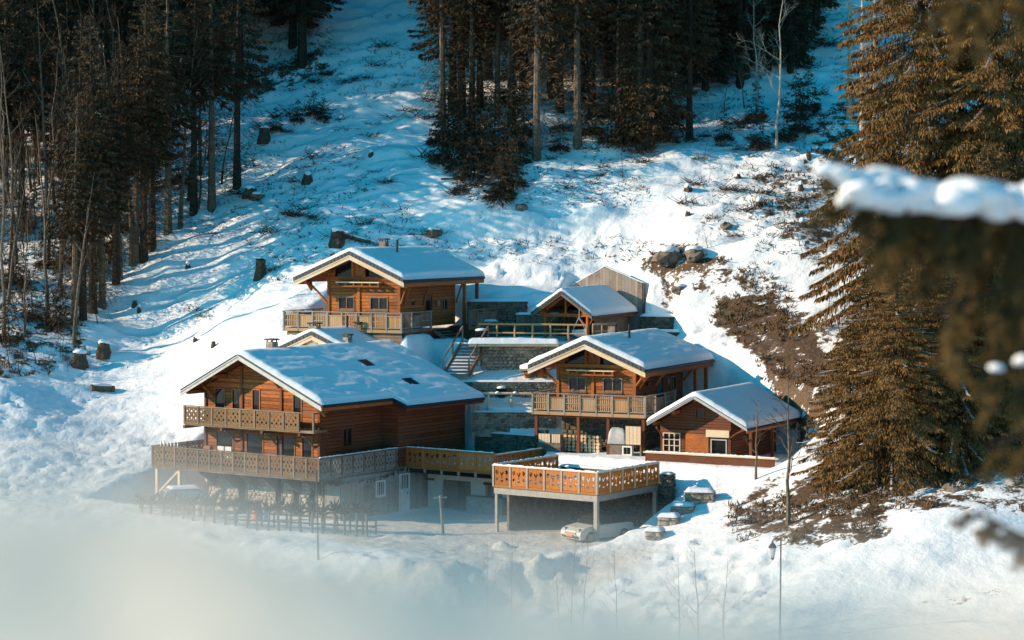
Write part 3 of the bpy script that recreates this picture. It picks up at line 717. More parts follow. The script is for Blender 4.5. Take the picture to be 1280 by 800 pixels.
for i in range(6): MB().prism([(-8.2 + i * 1.6, .2, DK - .25), (-8.2 + i * 1.6, -1.3, DK - .25), (-8.2 + i * 1.6, .2, DK - 1.2)], (.12, 0, 0)).build('deck_bracket', M['old'], B)
# upper balcony
MB().box(-9.3, .55, -1.2, 0, BF - .16, BF - .02).build('balcony_floor', M['old'], B)
carved_rail(B, (-9.3, -1.2), (-.55, -1.2), BF, 8, CARVE_OLD, M['carved'], M['old'], .88, False)
MB().box(-.55, .6, -1.26, -1.12, BF + .94, BF + 1.0).build('handrail', M['old'], B)
MB().box(.48, .58, -1.25, -1.15, BF - .1, BF + .95).build('post', M['old'], B)
MB().box(.5, .56, -1.2, 0, BF + .94, BF + 1.0).build('handrail', M['old'], B)
for x in (-9.2, -6.3, -3.2, -.4): MB().box(x - .08, x + .08, -1.36, 0, BF - .34, BF - .17).build('balcony_beam', M['larch_dark'], B)
for x in (-6.3, -3.2, -.4): brace(B, (x, -.02, BF - 1.1), (x, -1.0, BF - .35), .11, M['old'])
# roof furniture
chimney(B, -5.6, 2.3, BzM - .6, BzM + .48, .62); chimney(B, -5.0, 8.6, BzM - .5, BzM + .52, .5)
for (x, y, w) in ((-2.2, 7.3, .75), (.3, 8.4, .8)):
    z = topB(x); k = MB(); sl = (BzR - BzM) / (BxR - BxM)
    k.prism([(x - .35, y - w, z + .04 - .35 * sl), (x + .35, y - w, z + .04 + .35 * sl), (x + .35, y - w, z + .3 + .35 * sl), (x - .35, y - w, z + .34 - .35 * sl)], (0, w * 1.1, 0))
    s_ = k.build('skylight', M['iron'], B)
barge_snow = None

# ------------------------------------------------------------------ garage under the terrace, grey shed, raised terrace on steel posts
G = building('garage', 'cream rendered garage with wide door beneath a carved wooden terrace', 'garage', FB, GR)
gw = Wall((1.6, 8.0), (1, 0), 6.0)
for (a, c, e, g) in ((1.6, 2.7, GR, DK - .5), (4.75, 5.8, GR, DK - .5), (7.0, 7.6, GR, DK - .5), (2.2, 7.6, DK - .85, DK - .5)):
    MB().box(a, c, 8.0 + (.003 if e > GR else 0), 8.3, e, g - (.003 if e > GR else 0)).build('rendered_wall', M['stucco'], G)
MB().box(2.2, 2.7, 7.98, 8.31, GR, GR + 1.5).build('rendered_pillar', M['stucco'], G)
gd = MB().box(2.7, 4.75, 8.2, 8.26, GR, DK - .85).build('garage_door', M['old'], G)
for i in range(4): MB().box(2.72 + i * .505, 2.72 + i * .505 + .49, 8.15, 8.2, GR, DK - .9).build('door_board', M['old'], gd)
MB().box(5.8, 7.0, 8.5, 8.6, GR, DK - .5).build('recess_shade', M['dark'], G); MB().box(5.7, 7.1, 7.92, 8.3, DK - .95, DK - .82).build('lintel', M['larch_dark'], G)  # near-black sheet paints the shade between the rendered walls
MB().box(1.3, 2.1, 7.9, 8.0, DK - .95, DK - .82).build('lintel', M['larch_dark'], G)
MB().box(5.0, 7.6, 7.2, 7.9, GR, GR + .95).build('parapet', M['concrete'], G)
MB().box(1.24, 7.6, 6.4, 12.4, DK - .32, DK - .02).build('terrace_slab', M['concrete'], G)
MB().box(1.3, 7.4, 8.4, 12.3, GR, DK - .33).build('rear_wall', M['concrete'], G)
snow_sheet('terrace_snow', G, lambda y: (1.3, 7.5), 6.5, 12.3, lambda x, y: DK - .02, .22, 41, .05, 50, 50)
carved_rail(G, (1.25, 6.4), (7.55, 6.4), DK, 5, CARVE_NEW, M['new'], M['new'], 1.0, True)
for i in range(5): MB().box(1.5 + i * 1.22, 2.5 + i * 1.22, 6.36, 6.5, DK - .36, DK - .12).build('slab_shade', M['dark'], G)  # solid near-black boxes paint the shade of gaps in the slab edge
for i in range(24):
    y = 6.6 + i * .24; MB().box(7.52, 7.58, y, y + .13, DK - .1, DK + .92).build('slat', M['new'], G)
MB().box(7.48, 7.62, 6.4, 12.4, DK + .92, DK + 1.0).build('handrail', M['new'], G)
snow_line(G, Vector((7.55, 6.4)), Vector((0, 1)), 6, DK + 1.0, .14, .08, math.pi / 2)

D = building('board_shed', 'weathered grey board shed with ragged top and white barred door under the deck', 'shed', FB, GR)
sw = Wall((1.45, .1), (0, 1), 7.7)
plank_wall(D, sw, GR, [(0, -14.75), (3.0, -14.7), (7.7, -14.15)], [(3.15, 3.85, -15.6, -14.85), (5.35, 6.15, GR, -14.65)], M['grey'], .17, vertical=True, jag=.16, back=M['dark'])
window(D, sw, 3.15, 3.85, -15.6, -14.85, M['white'], 0, bars=3, out=.09)
door(D, sw, 5.35, 6.15, GR, -15.55, M['white'], False); window(D, sw, 5.35, 6.15, -15.5, -14.65, M['white'], 0, bars=4, out=.09)
plank_wall(D, Wall((.3, .1), (1, 0), 1.15), GR, [(0, -14.8), (1.15, -14.75)], (), M['grey'], .17, vertical=True, jag=.1)
for s in (2.0, 4.5): MB().prism([sw.P(s, .06, -15.1), sw.P(s + .5, .06, -15.1), sw.P(s + .5, .06, -15.02), sw.P(s, .06, -15.02)], (.22, 0, 0)).build('shelf', M['grey'], D)
MB().box(.2, 1.45, .12, 7.7, -14.72, -14.66).build('shed_roof', M['old'], D)

T = building('raised_terrace', 'bright new larch terrace raised on steel posts over the parked car', 'terrace', FB, GR)
x0, x1, y0, y1 = 11.06, 17.75, 1.45, 7.65
MB().box(x0, x1, y0, y1, DK - .13, DK - .02).build('terrace_floor', M['old'], T)
for (a, c, e, g) in ((x0, x1, y0 + .02, y0 + .2), (x0, x1, y1 - .2, y1 - .02), (x1 - .2, x1 - .02, y0 + .2, y1 - .2), (x0 + .02, x0 + .2, y0 + .2, y1 - .2), (x0 + 3.2, x0 + 3.4, y0 + .2, y1 - .2)):
    MB().box(a, c, e, g, DK - .46, DK - .14).build('steel_beam', M['steel'], T)
for (x, y) in ((x1 - .12, y0 + .12), (x1 - .12, y1 - .12), (x0 + .12, y1 - .12)):
    MB().box(x - .11, x + .11, y - .11, y + .11, GR - .6, DK - .46).build('steel_post', M['steel'], T)
MB().box(x0 + .05, x0 + .2, y0 + .05, y0 + .2, GR - .5, DK - .46).build('steel_post', M['steel'], T)
MB().box(x0 + .25, x0 + .4, y0 + .9, y1, GR - .5, DK - .47).build('side_wall', M['stone_dark'], T)  # assumed wall, added to keep the low sun out from under the terrace
carved_rail(T, (x0, y0), (x1, y0), DK, 6, CARVE_NEW, M['new'], M['steel'], 1.0, True, M['barge'])
carved_rail(T, (x1, y0), (x1, y1), DK, 5, CARVE_NEW, M['new'], M['barge'], 1.0, True, M['barge'])
carved_rail(T, (x0, y1), (x0, y0), DK, 5, CARVE_NEW, M['new'], M['new'], 1.0, True, M['barge'])
snow_sheet('terrace_snow', T, lambda y: (x0 + .1, x1 - .1), y0 + .1, y1 - .1, lambda x, y: DK - .02, .12, 44, .03, 40, 40)

# ------------------------------------------------------------------ the two twin chalets and the roof below them
def twin(label, F, zb, zf, xl, xr, xm, ze, zm, W, seed, dx0, dx1, dy, side, nfr, under, shade_low=False):
    b = building('small_chalet', label, 'chalet', F, zb)
    y1 = 10.2
    top = gable_roof(b, xl, xr, xm, ze, ze, zm, -1.3, y1, .26, seed, M['barge'], M['larch'], .34, None, True, .05)
    H = lambda x: top(x) - .36
    fr = Wall((-W, 0), (1, 0), W); rt = Wall((0, 0), (0, 1), 7.6)
    wz0, wz1 = zf + 1.18, zf + 1.92
    ops = [(W * .16, W * .36, wz0, wz1), (W * .60, W * .82, wz0, wz1)]
    hz = ze + .02                                   # head of the plank wall, glazed gable above
    plank_wall(b, fr, zf, [(0, hz), (W, hz)], ops, M['larch'], .21)
    for o in ops:
        window(b, fr, *o, M['old'])
    gy = .12
    MB().prism([(-W, gy + .05, hz), (0, gy + .05, hz), (0, gy + .05, H(0)), (xm, gy + .05, H(xm)), (-W, gy + .05, H(-W))], (0, .05, 0)).build('gable_backing', M['dark'], b)
    for (a, c) in ((-W + .55, xm - .42), (xm + .42, -.55)):
        MB().prism([(a, gy, hz + .1), (c, gy, hz + .1), (c, gy, H(c) - .12), (a, gy, max(H(a) - .12, hz + .14))], (0, .03, 0)).build('gable_pane', M['glass'], b)
    for (a, c) in ((-W, -W + .5), (xm - .38, xm + .38), (-.5, 0)):
        MB().prism([(a, -.05, hz + .02), (c, -.05, hz + .02), (c, -.05, H(c) - .02), (a, -.05, H(a) - .02)], (0, .15, 0)).build('gable_panel', M['larch'], b)
    MB().box(-W - .1, .1, -.14, -.01, hz - .12, hz + .1).build('wall_beam', M['larch'], b)
    for x in (-W - .02, xm - .09, -.14): MB().box(x, x + .17, -.12, -.005, zf, hz - .13).build('wall_post', M['larch'], b)
    for x in (xm - .5, xm + .32): MB().box(x, x + .16, -.16, -.01, hz + .1, H(x) - .03).build('gable_post', M['larch'], b)
    for x in (xl + .6, xm, xr - .6):
        brace(b, (x if abs(x - xm) > .1 else xm, -.05, top(x) - 1.0), (x, -1.0, top(x) - .38), .16)
    brace(b, (-W - .02, -.06, zf + 1.55), (xl + .35, -.06, ze - .28), .15); brace(b, (.05, -.06, zf + 1.55), (xr - .35, -.06, ze - .28), .15)
    # long bracketed shelf above the windows
    s0, s1 = -W * .84, -W * .24
    sh = MB().box(s0, s1, -.55, 0, ze - .27, ze - .2).build('shelf', M['barge'], b)
    for i in range(6):
        x = s0 + .1 + i * (s1 - s0 - .2) / 5; MB().box(x - .04, x + .04, -.5, -.02, ze - .48, ze - .275).build('shelf_bracket', M['larch'], sh)
    MB().box(s0, s1, -.53, -.49, ze - .52, ze - .44).build('shelf_lip', M['larch'], sh)
    # side wall, door, small window, rear posts
    rops = [(3.3, 4.15, zf, zf + 1.95), (5.7, 6.4, zf + .95, zf + 1.7)]
    plank_wall(b, rt, zf, [(0, ze - .05), (7.6, ze - .05)], rops, M['larch_dark'] if shade_low else M['larch'], .21)  # shade_low puts the side wall's shade into a darker wood colour
    door(b, rt, 3.3, 4.15, zf, zf + 1.95, M['larch_dark'], True); window(b, rt, *rops[1], M['old'])
    MB().tube([(.09, 1.55, zf + 1.55), (.2, 1.55, zf + 1.55)], .12, 10).build('wall_lantern', M['iron'], b)
    MB().tube([(.1, 5.0, zf + 1.5), (.14, 5.0, zf + 1.5)], .2, 12).build('wreath', M['old'], b)
    plank_wall(b, Wall((-W, 7.6), (0, -1), 7.6), zf, [(0, ze - .05), (7.6, ze - .05)], (), M['larch'], .4)
    plank_wall(b, Wall((0, 7.6), (-1, 0), W), zf, [(0, H(0)), (-xm, H(xm)), (W, H(-W))], (), M['larch_dark'], .5)
    for x, y in ((xr - .35, 9.8), (xr - .35, 7.9)): MB().box(x - .09, x + .09, y - .09, y + .09, zf - .6, ze - .25).build('eave_post', M['larch'], b)
    MB().box(xr - .45, xr - .25, -1.0, 10, ze - .5, ze - .27).build('eave_beam', M['larch'], b)
    for y in (.3, 3.0, 7.7): brace(b, (.08, y, zf + 1.4), (xr - .4, y, ze - .45), .13)
    # deck and railing
    MB().box(dx0, dx1, dy, 0, zf - .16, zf - .01).build('deck_floor', M['old'], b)
    MB().box(.06, dx1, 0, side, zf - .16, zf - .01).build('deck_floor', M['old'], b)
    slat_rail(b, (dx0, dy), (dx1, dy), zf, nfr, M['old'], M['grey'], 1.02, 0, M['pole'])
    slat_rail(b, (dx1, dy), (dx1, side), zf, 3, M['old'], M['grey'], 1.02, 0)
    slat_rail(b, (dx0, 3.5), (dx0, dy), zf, 4, M['old'], M['grey'], 1.02, 0)
    MB().box(dx0, -W, 0, 3.5, zf - .16, zf - .01).build('deck_floor', M['old'], b)
    # chimney block and flue
    chimney(b, xm - .5, 4.2, top(xm) - .4, zm + .62, .5, True, M['rock'], .9)
    MB().tube([(xm + .9, 3.4, top(xm + .9) - .1), (xm + .9, 3.4, top(xm + .9) + 1.15)], .075, 8).build('flue_pipe', M['iron'], b)
    return b, top
UC, topU = twin('sunlit small chalet standing highest on the slope with chimney and slatted deck', FU, -6.95, -6.6, -7.02, .925, -2.95, -3.46, -1.76, 5.22, 61, -7.73, .757, -1.3, 2.7, 8, 0)
plank_wall(UC, Wall((-7.6, -1.1), (1, 0), 8.3), -7.6, [(0, -6.8), (8.3, -6.8)], (), M['old'], .25, 'deck_skirt')
plank_wall(UC, Wall((.75, -1.1), (0, 1), 9), -8.2, [(0, -6.8), (9, -6.8)], (), M['larch_dark'], .25, 'deck_skirt')
MB().box(.8, 2.3, 5.2, 9.2, -7.5, -6.62).build('side_porch', M['larch_dark'], UC)
slat_rail(UC, (2.3, 5.2), (2.3, 9.2), -6.6, 4, M['old'], M['old'], 1.0)
st = MB()
for i in range(5): MB().box(.9 + i * .3, 1.25 + i * .3, 3.0, 4.3, -6.75 - i * .17, -6.69 - i * .17).build('step', M['old'], UC)
MB().beam((.85, 3.0, -6.85), (2.5, 3.0, -7.75), .06, .22).build('stringer', M['old'], UC); MB().beam((.85, 4.3, -6.85), (2.5, 4.3, -7.75), .06, .22).build('stringer', M['old'], UC)
MB().box(1.0, 2.3, 9.0, 9.3, -6.6, -5.4).build('side_screen', M['old'], UC)

MC, topM = twin('small chalet on a stone base with slatted balcony above firewood', FM, -13.4, -11.02, -6.35, 1.106, -2.70, -8.39, -6.83, 5.01, 71, -6.08, 1.05, -1.2, 3.6, 7, 0, True)
for (x, y) in ((-5.9, -1.05), (-3.2, -1.05), (-1.3, -1.05), (.9, -1.05)): MB().box(x - .09, x + .09, y - .09, y + .09, -13.7, -11.2).build('balcony_post', M['larch_dark'], MC)
MB().box(-6.0, 1.0, -1.12, -.98, -11.36, -11.2).build('balcony_beam', M['larch_dark'], MC)
MB().box(-5.0, 0, .6, 7.5, -13.9, -11.2).build('stone_base', M['stone_dark'], MC)
stone_face('base_stones', MC, Wall((-5.0, .6), (1, 0), 5.0), -13.6, -11.25, M['stone_dark'], .32, .1, 88)
stone_face('base_stones', MC, Wall((0, .6), (0, 1), 6.9), -13.6, -11.25, M['stone_dark'], .32, .1, 89)
MB().box(-6.0, -5.4, -.95, -.4, -13.4, -12.2).build('base_pillar', M['stone_dark'], MC)

A = building('small_chalet', 'chalet mostly hidden behind the large roof, with two chimneys and a snow-covered roof', 'chalet', FA, -14.5)
topA = gable_roof(A, -5.6, 2.2, -1.7, -8.3, -8.3, -6.62, -1.0, 9.5, .26, 81, M['barge'], M['larch'], .28, None, True, .05)
fa = Wall((-4.4, 0), (1, 0), 5.4)
plank_wall(A, fa, -14.5, [(0, topA(-4.4) - .3), (2.7, topA(-1.7) - .3), (5.4, topA(1.0) - .3)], (), M['larch'], .3)
plank_wall(A, Wall((1.0, 0), (0, 1), 8.5), -14.5, [(0, topA(1.0) - .3), (8.5, topA(1.0) - .3)], (), M['larch_dark'], .3)
plank_wall(A, Wall((-4.4, 8.5), (0, -1), 8.5), -14.5, [(0, topA(-4.4) - .3), (8.5, topA(-4.4) - .3)], (), M['larch'], .5)
plank_wall(A, Wall((1.0, 8.5), (-1, 0), 5.4), -14.5, [(0, topA(1.0) - .3), (2.7, topA(-1.7) - .3), (5.4, topA(-4.4) - .3)], (), M['larch'], .5)
chimney(A, -1.75, -.55, -7.6, -6.25, .85, True, M['stone'], .62)
chimney(A, -.9, 3.6, topA(-.9) - .3, topA(-.9) + .62, .5, True, M['rock'], .9)
MB().tube([(-1.4, 2.9, topA(-1.4)), (-1.4, 2.9, topA(-1.4) + 1.0)], .075, 8).build('flue_pipe', M['iron'], A)

# ------------------------------------------------------------------ the low dark chalet at the right
C = building('cabin', 'low reddish-brown cabin with steep gable and blue shaded snow roof beside the bank', 'cabin', FS, -13.4)
topC = gable_roof(C, -4.73, 1.37, -1.85, -11.25, -11.33, -9.63, -1.0, 7.6, .1, 91, M['pale'], M['larch_dark'], .26, None, False, .02, bh=.1)
Wc = 4.3; cf = Wall((-Wc, 0), (1, 0), Wc)
hc = [(0, topC(-Wc) - .2), (Wc - 1.85, topC(-1.85) - .2), (Wc, topC(0) - .2)]
cops = [(1.55, 2.95, -13.1, -11.85), (3.15, 4.0, -12.95, -12.2), (2.2, 2.65, -10.95, -10.45), (.2, 1.15, -12.95, -11.95)]
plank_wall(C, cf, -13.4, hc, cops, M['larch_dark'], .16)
window(C, cf, 3.15, 4.0, -12.95, -12.2, M['pale'], 0); window(C, cf, 2.2, 2.65, -10.95, -10.45, M['larch_dark'], 0)
MB().box(-Wc + 1.55, -Wc + 2.95, -.1, -.02, -13.1, -11.88).build('board_panel', M['larch'], C)
w_ = window(C, cf, .2, 1.15, -12.95, -11.95, M['barge'], 2); 
for z in (-12.62, -12.28): MB().box(-Wc + .2, -Wc + 1.15, -.1, -.06, z - .02, z + .02).build('glazing_bar', M['barge'], w_)
MB().box(-Wc + 2.85, -Wc + 4.25, -.22, -.08, -12.02, -11.62).build('sign_board', M['barge'], C)
MB().box(-Wc, 0, -.14, -.03, -11.85, -11.7).build('wall_beam', M['larch_dark'], C)
brace(C, (-.1, -.08, -12.1), (1.0, -.5, -11.5), .1, M['larch_dark']); brace(C, (-Wc + .1, -.08, -12.2), (-Wc + .1, -.9, -11.55), .1, M['larch_dark'])
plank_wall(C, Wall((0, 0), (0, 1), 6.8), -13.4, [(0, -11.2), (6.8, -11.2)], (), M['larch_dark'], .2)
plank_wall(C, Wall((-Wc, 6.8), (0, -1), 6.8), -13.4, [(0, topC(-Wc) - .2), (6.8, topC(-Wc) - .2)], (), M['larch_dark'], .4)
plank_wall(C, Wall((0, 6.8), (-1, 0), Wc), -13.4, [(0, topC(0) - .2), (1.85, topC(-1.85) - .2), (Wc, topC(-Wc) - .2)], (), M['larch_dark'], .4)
for y in (.2, 3.5, 7.2): MB().box(1.0, 1.14, y, y + .14, -13.6, -11.4).build('eave_post', M['larch_dark'], C)
fen = MB().box(-4.6, 3.2, -1.55, -1.48, -13.5, -12.95).build('front_parapet', M['larch_dark'], C)
MB().box(-4.7, 3.4, -1.62, -1.4, -12.95, -12.87).build('parapet_cap', M['barge'], C)
snow_line(C, Vector((-4.6, -1.5)), Vector((1, 0)), 7.9, -12.87, .2, .08, 0)

# ------------------------------------------------------------------ open shelter with its board gable, back fence
P = building('shelter', 'open timber shelter with steep snow roof on the upper terrace', 'shelter', FP, -7.45)
topP = gable_roof(P, -4.18, 0, -2.12, -5.76, -5.85, -4.34, 0, 8.8, .1, 95, M['old'], M['larch'], .3, None, True, .03, purl=False, bh=.14)
for x in (-3.55, -.62):
    for y in (.9, 4.5, 8.0): MB().tube([(x, y, -7.6), (x, y, topP(x) - .25)], [.12, .1], 8).build('post', M['larch'], P)
    for y in (.9, 4.5): brace(P, (x, y, -6.75), (x + (.75 if x < -2 else -.75), y, -5.95), .12)
    brace(P, (x, .9, -6.75), (x - .5 if x < -2 else x + .45, .9, -6.02), .1)
    MB().box(x - .1, x + .1, .1, 8.6, topP(x) - .36, topP(x) - .16).build('wall_plate', M['larch'], P)
for y in (.9, 4.5, 8.0):
    MB().box(-3.9, -.3, y - .09, y + .09, -5.98, -5.78).build('tie_beam', M['larch'], P)
    for sx in (-1, 1): MB().beam((-2.12 + sx * 1.75, y, topP(-2.12 + sx * 1.75) - .25), (-2.12, y, -4.58), .13, .16).build('rafter', M['larch'], P)
    MB().beam((-2.12, y, -5.8), (-2.12, y, -4.62), .13, .13).build('king_post', M['larch'], P)
rb = Wall((-.45, 1.6), (0, 1), 7)
plank_wall(P, rb, -7.6, [(0, -6.05), (7, -6.05)], (), M['old'], .18, 'side_wall', vertical=True)
GB = Frame(*FP.w(-6.5, 9.15), 22)
K = building('board_gable', 'tall grey-brown gable wall of upright boards rising behind the shelter', 'board wall', GB, -7.4)
kw = Wall((1.75, 0), (1, 0), 5.05)
plank_wall(K, kw, -7.5, [(0, -4.22), (2.35, -2.92), (5.05, -4.0)], (), M['sunlit_board'], .24, vertical=True, jag=.02)
plank_wall(K, Wall((6.8, 0), (0, 1), 1.2), -7.5, [(0, -4.0), (1.2, -4.0)], (), M['old'], .24, vertical=True)
for x in (1.9, 4.1, 6.6): MB().box(x, x + .14, .16, .3, -7.5, -4.3).build('post', M['old'], K)
for (a, c) in (((1.75, -4.2), (4.1, -2.9)), ((4.1, -2.9), (6.8, -3.98))):
    MB().prism([(a[0], -.06, a[1]), (c[0], -.06, c[1]), (c[0], -.06, c[1] + .07), (a[0], -.06, a[1] + .07)], (0, .25, 0)).build('coping', M['snow_roof'], K)
q0 = at(645, 0, 148.3); q1 = at(716, 0, 149.3)
K2 = thing('board_fence', 'low dark board screen with snow on top between shelter and stone wall', 'fence', (q0.x, q0.y, -7.5), math.atan2(q1.y - q0.y, q1.x - q0.x)); ZB[K2.name] = -7.5
LK = (q1 - q0).length
plank_wall(K2, Wall((0, 0), (1, 0), LK), -7.6, [(0, -6.05), (LK, -6.0)], (), M['old'], .2, vertical=True)
snow_sheet('snow_cap', K2, lambda y: (0, LK), -.1, .5, lambda x, y: -6.02, .16, 9, .02, 24, 10)

# ------------------------------------------------------------------ terraced garden: walls, stairs, rails, furniture
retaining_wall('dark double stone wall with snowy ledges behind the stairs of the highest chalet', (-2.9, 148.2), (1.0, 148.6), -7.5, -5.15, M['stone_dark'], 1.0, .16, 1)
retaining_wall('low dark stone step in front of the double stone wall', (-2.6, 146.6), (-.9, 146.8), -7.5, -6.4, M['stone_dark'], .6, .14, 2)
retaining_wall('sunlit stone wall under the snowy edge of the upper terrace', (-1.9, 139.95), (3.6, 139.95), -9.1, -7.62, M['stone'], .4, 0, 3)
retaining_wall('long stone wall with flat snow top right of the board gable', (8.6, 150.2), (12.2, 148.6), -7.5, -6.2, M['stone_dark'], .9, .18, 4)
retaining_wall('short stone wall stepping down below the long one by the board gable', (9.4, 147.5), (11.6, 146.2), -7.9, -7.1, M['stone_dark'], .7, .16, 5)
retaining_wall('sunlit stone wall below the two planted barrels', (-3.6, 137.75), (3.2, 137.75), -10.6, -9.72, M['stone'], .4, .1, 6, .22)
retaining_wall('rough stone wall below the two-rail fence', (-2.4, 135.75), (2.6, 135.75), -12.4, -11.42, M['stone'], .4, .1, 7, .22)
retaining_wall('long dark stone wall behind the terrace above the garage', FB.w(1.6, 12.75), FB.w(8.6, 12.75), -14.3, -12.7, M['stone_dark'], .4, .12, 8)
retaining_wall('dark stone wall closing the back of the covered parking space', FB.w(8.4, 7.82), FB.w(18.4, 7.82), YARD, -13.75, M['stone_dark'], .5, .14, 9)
for i, (px, py, L_, hh, nm) in enumerate(((856, 634, 1.5, .75, 'largest snow-topped stone block at the top of the bank by the terrace'), (838, 648, 1.15, .6, 'second snow-topped stone block down the bank from the terrace'), (822, 660, 1.0, .5, 'third snow-topped stone block down the bank from the terrace'), (806, 676, .8, .4, 'lowest snow-topped stone block beside the drive'))):
    g = on_ground(px, py, 108); retaining_wall(nm, (g.x, g.y), (g.x + L_, g.y - .25), g.z - .3, g.z + hh, M['stone'], .9, .2, 30 + i, .45, 'stone_block')
tl = building('terrace_edge', 'wide snow-covered timber edge of the upper terrace', 'ledge', Frame(-2.7, 139.5, 0), -7.6)
MB().box(0, 5.6, -.1, .9, -7.62, -7.46).build('edge_beam', M['barge'], tl); snow_sheet('snow_cap', tl, lambda y: (0, 5.6), -.1, 1.6, lambda x, y: -7.46, .3, 51, .05, 50, 20)
ur = building('pole_railing', 'orange round-pole railing along the upper terrace in front of the shelter', 'railing', Frame(0, 0, 0), -7.4)
pole_rail(ur, [tuple(at(599, 0, 141.2).xy), tuple(at(733, 0, 139.6).xy)], -7.35, 6, 1.05, .065)
pole_rail(ur, [tuple(at(597, 0, 144.5).xy), tuple(at(599, 0, 141.2).xy)], -7.35, 2, 1.05, .065)
pr = building('pole_railing', 'short pole railing right of the hanging chair beside the chalet flue', 'railing', Frame(0, 0, 0), -7.4)
pole_rail(pr, [tuple(at(741, 0, 142.6).xy), tuple(at(764, 0, 143.4).xy)], -7.35, 2, .95, .06)
lr = building('pole_railing', 'two-rail fence with snow caps above the rough stone wall', 'railing', Frame(0, 0, 0), -11.1)
pole_rail(lr, [tuple(at(582, 0, 136.7).xy), tuple(at(668, 0, 136.6).xy)], -11.3, 3, .95, .08, M['barge'], .38)
for px in (586, 622, 644): q = at(px, 0, 136.65); MB().lathe([(.12, 0), (.15, .06), (.08, .14)], 8, (q.x, q.y, -10.35)).build('snow_cap', M['snow_roof'], lr, True)
# wooden garden stairs
a0 = at(570, 468, 138.2); a1 = at(594, 427, 140.9)
SF = thing('garden_stairs', 'dark wooden garden stairs with snowy treads climbing to the upper terrace', 'stairs', (a0.x, a0.y, a0.z), 0); ZB[SF.name] = a0.z
a1 = a1 - Vector((a0.x, a0.y, 0)); a0 = Vector((0, 0, a0.z))
n = 11
for i in range(n):
    q = a0.lerp(a1, i / (n - 1)); MB().box(q.x - .75, q.x + .75, q.y - .14, q.y + .18, q.z - .03, q.z + .03).build('tread', M['old'], SF)
    snow_sheet('tread_snow', SF, lambda y, q=q: (q.x - .7, q.x + .7), q.y - .1, q.y + .16, lambda x, y, q=q: q.z + .03, .07, i, .02, 8, 5, 0)
for s in (-.8, .8):
    MB().beam(a0 + Vector((s, 0, 0)), a1 + Vector((s, 0, 0)), .08, .28).build('stringer', M['old'], SF)
    for i in (0, 5, 10): q = a0.lerp(a1, i / 10) + Vector((s, 0, 0)); MB().box(q.x - .05, q.x + .05, q.y - .05, q.y + .05, q.z, q.z + 1.0).build('post', M['old'], SF)
    MB().beam(a0 + Vector((s, 0, .95)), a1 + Vector((s, 0, .95)), .07, .09).build('handrail', M['old'], SF)
# pots and planted barrels
def pot(label, px, py, Y, r, h, mat, snow=True, name='plant_pot'):
    q = at(px, py, Y); q.z = gz(q.x, q.y); t = thing(name, label, 'pot', q)
    MB().lathe([(r * .78, 0), (r, h * .92), (r * 1.06, h * .93), (r * 1.06, h), (r * .9, h)], 14).build('vessel', mat, t, True)
    if snow: MB().lathe([(r * .95, h - .02), (r * .98, h + .06), (r * .6, h + .13), (.02, h + .15)], 12).build('snow_cap', M['snow_roof'], t, True)
    return t
pot('large black tub with snow at the top of the garden stairs', 602, 430, 141.0, .42, .75, M['iron'])
pot('black pot with snow beside the stone wall below the garden stairs', 627, 490, 137.7, .3, .55, M['iron'])
bt = thing('barrel_table', 'snow-laden round table top resting on two terracotta barrels', 'table', Vector((at(669, 0, 138.9).x, 138.9, -9.55))); 
for x in (-.42, .35): barrel_round(bt, 'barrel', x, 0, 0, .3, .5, M['terra'])
MB().lathe([(1.0, .5), (1.02, .56), (.95, .6)], 18).build('table_top', M['old'], bt); MB().lathe([(.98, .6), (.95, .78), (.6, .92), (.02, .95)], 18).build('snow_cap', M['snow_roof'], bt, True)
# hanging chair
hq = at(724, 421, 142.2); hc_ = thing('hanging_chair', 'white woven hanging chair under the shelter eave', 'chair', hq); hm = MB()
for k in range(14):
    a = math.pi * k / 13; pts = [(.46 * math.cos(a) * math.sin(b_), -.36 * math.sin(a) * math.sin(b_) * 1.0 + .1, .42 - .42 * math.cos(b_)) for b_ in [math.pi * .5 * j / 6 for j in range(7)]]
    hm.tube(pts, .014, 4)
for z in (.08, .2, .32, .42): 
    r = .46 * math.sqrt(max(0, 1 - (1 - z / .42) ** 2)); hm.tube([(r * math.cos(t), -r * .78 * math.sin(t) + .1, z) for t in [math.pi * 2 * j / 16 for j in range(17)]], .016, 4)
hm.build('woven_seat', M['white'], hc_)
MB().lathe([(.05, .03), (.3, .1), (.4, .2), (.36, .28), (.02, .3)], 12, (0, .08, 0)).build('cushion', M['cushion'], hc_, True)
for s in (-.4, .4): MB().tube([(s, .1, .42), (0, .1, 1.25)], .014, 5).build('rope', M['white'], hc_)
MB().tube([(0, .1, 1.25), (0, .1, 1.75)], .014, 5).build('rope', M['white'], hc_)
# picnic table under the shelter
tq = at(701, 425.5, 143.2); pt = thing('picnic_table', 'small orange wooden table under the shelter with two stools', 'table', tq)
for i in range(4): MB().box(-.5, .5, -.4 + i * .2, -.22 + i * .2, .68, .73).build('plank', M['pole'], pt)
for x in (-.38, .38): MB().box(x - .05, x + .05, -.3, .3, 0, .68).build('leg', M['old'], pt)
for i, x in enumerate((-.55, .8)):
    s_ = thing('stool', ('stool with round orange seat left of the shelter table', 'stool with round orange seat right of the shelter table')[i], 'stool', tq + Vector((x, -.7, 0)))
    MB().lathe([(.17, .36), (.19, .38), (.19, .43)], 12).build('seat', M['terra'], s_)
    for a in (0, 2.1, 4.2): MB().tube([(.1 * math.cos(a), .1 * math.sin(a), .37), (.16 * math.cos(a), .16 * math.sin(a), 0)], .02, 5).build('leg', M['old'], s_)
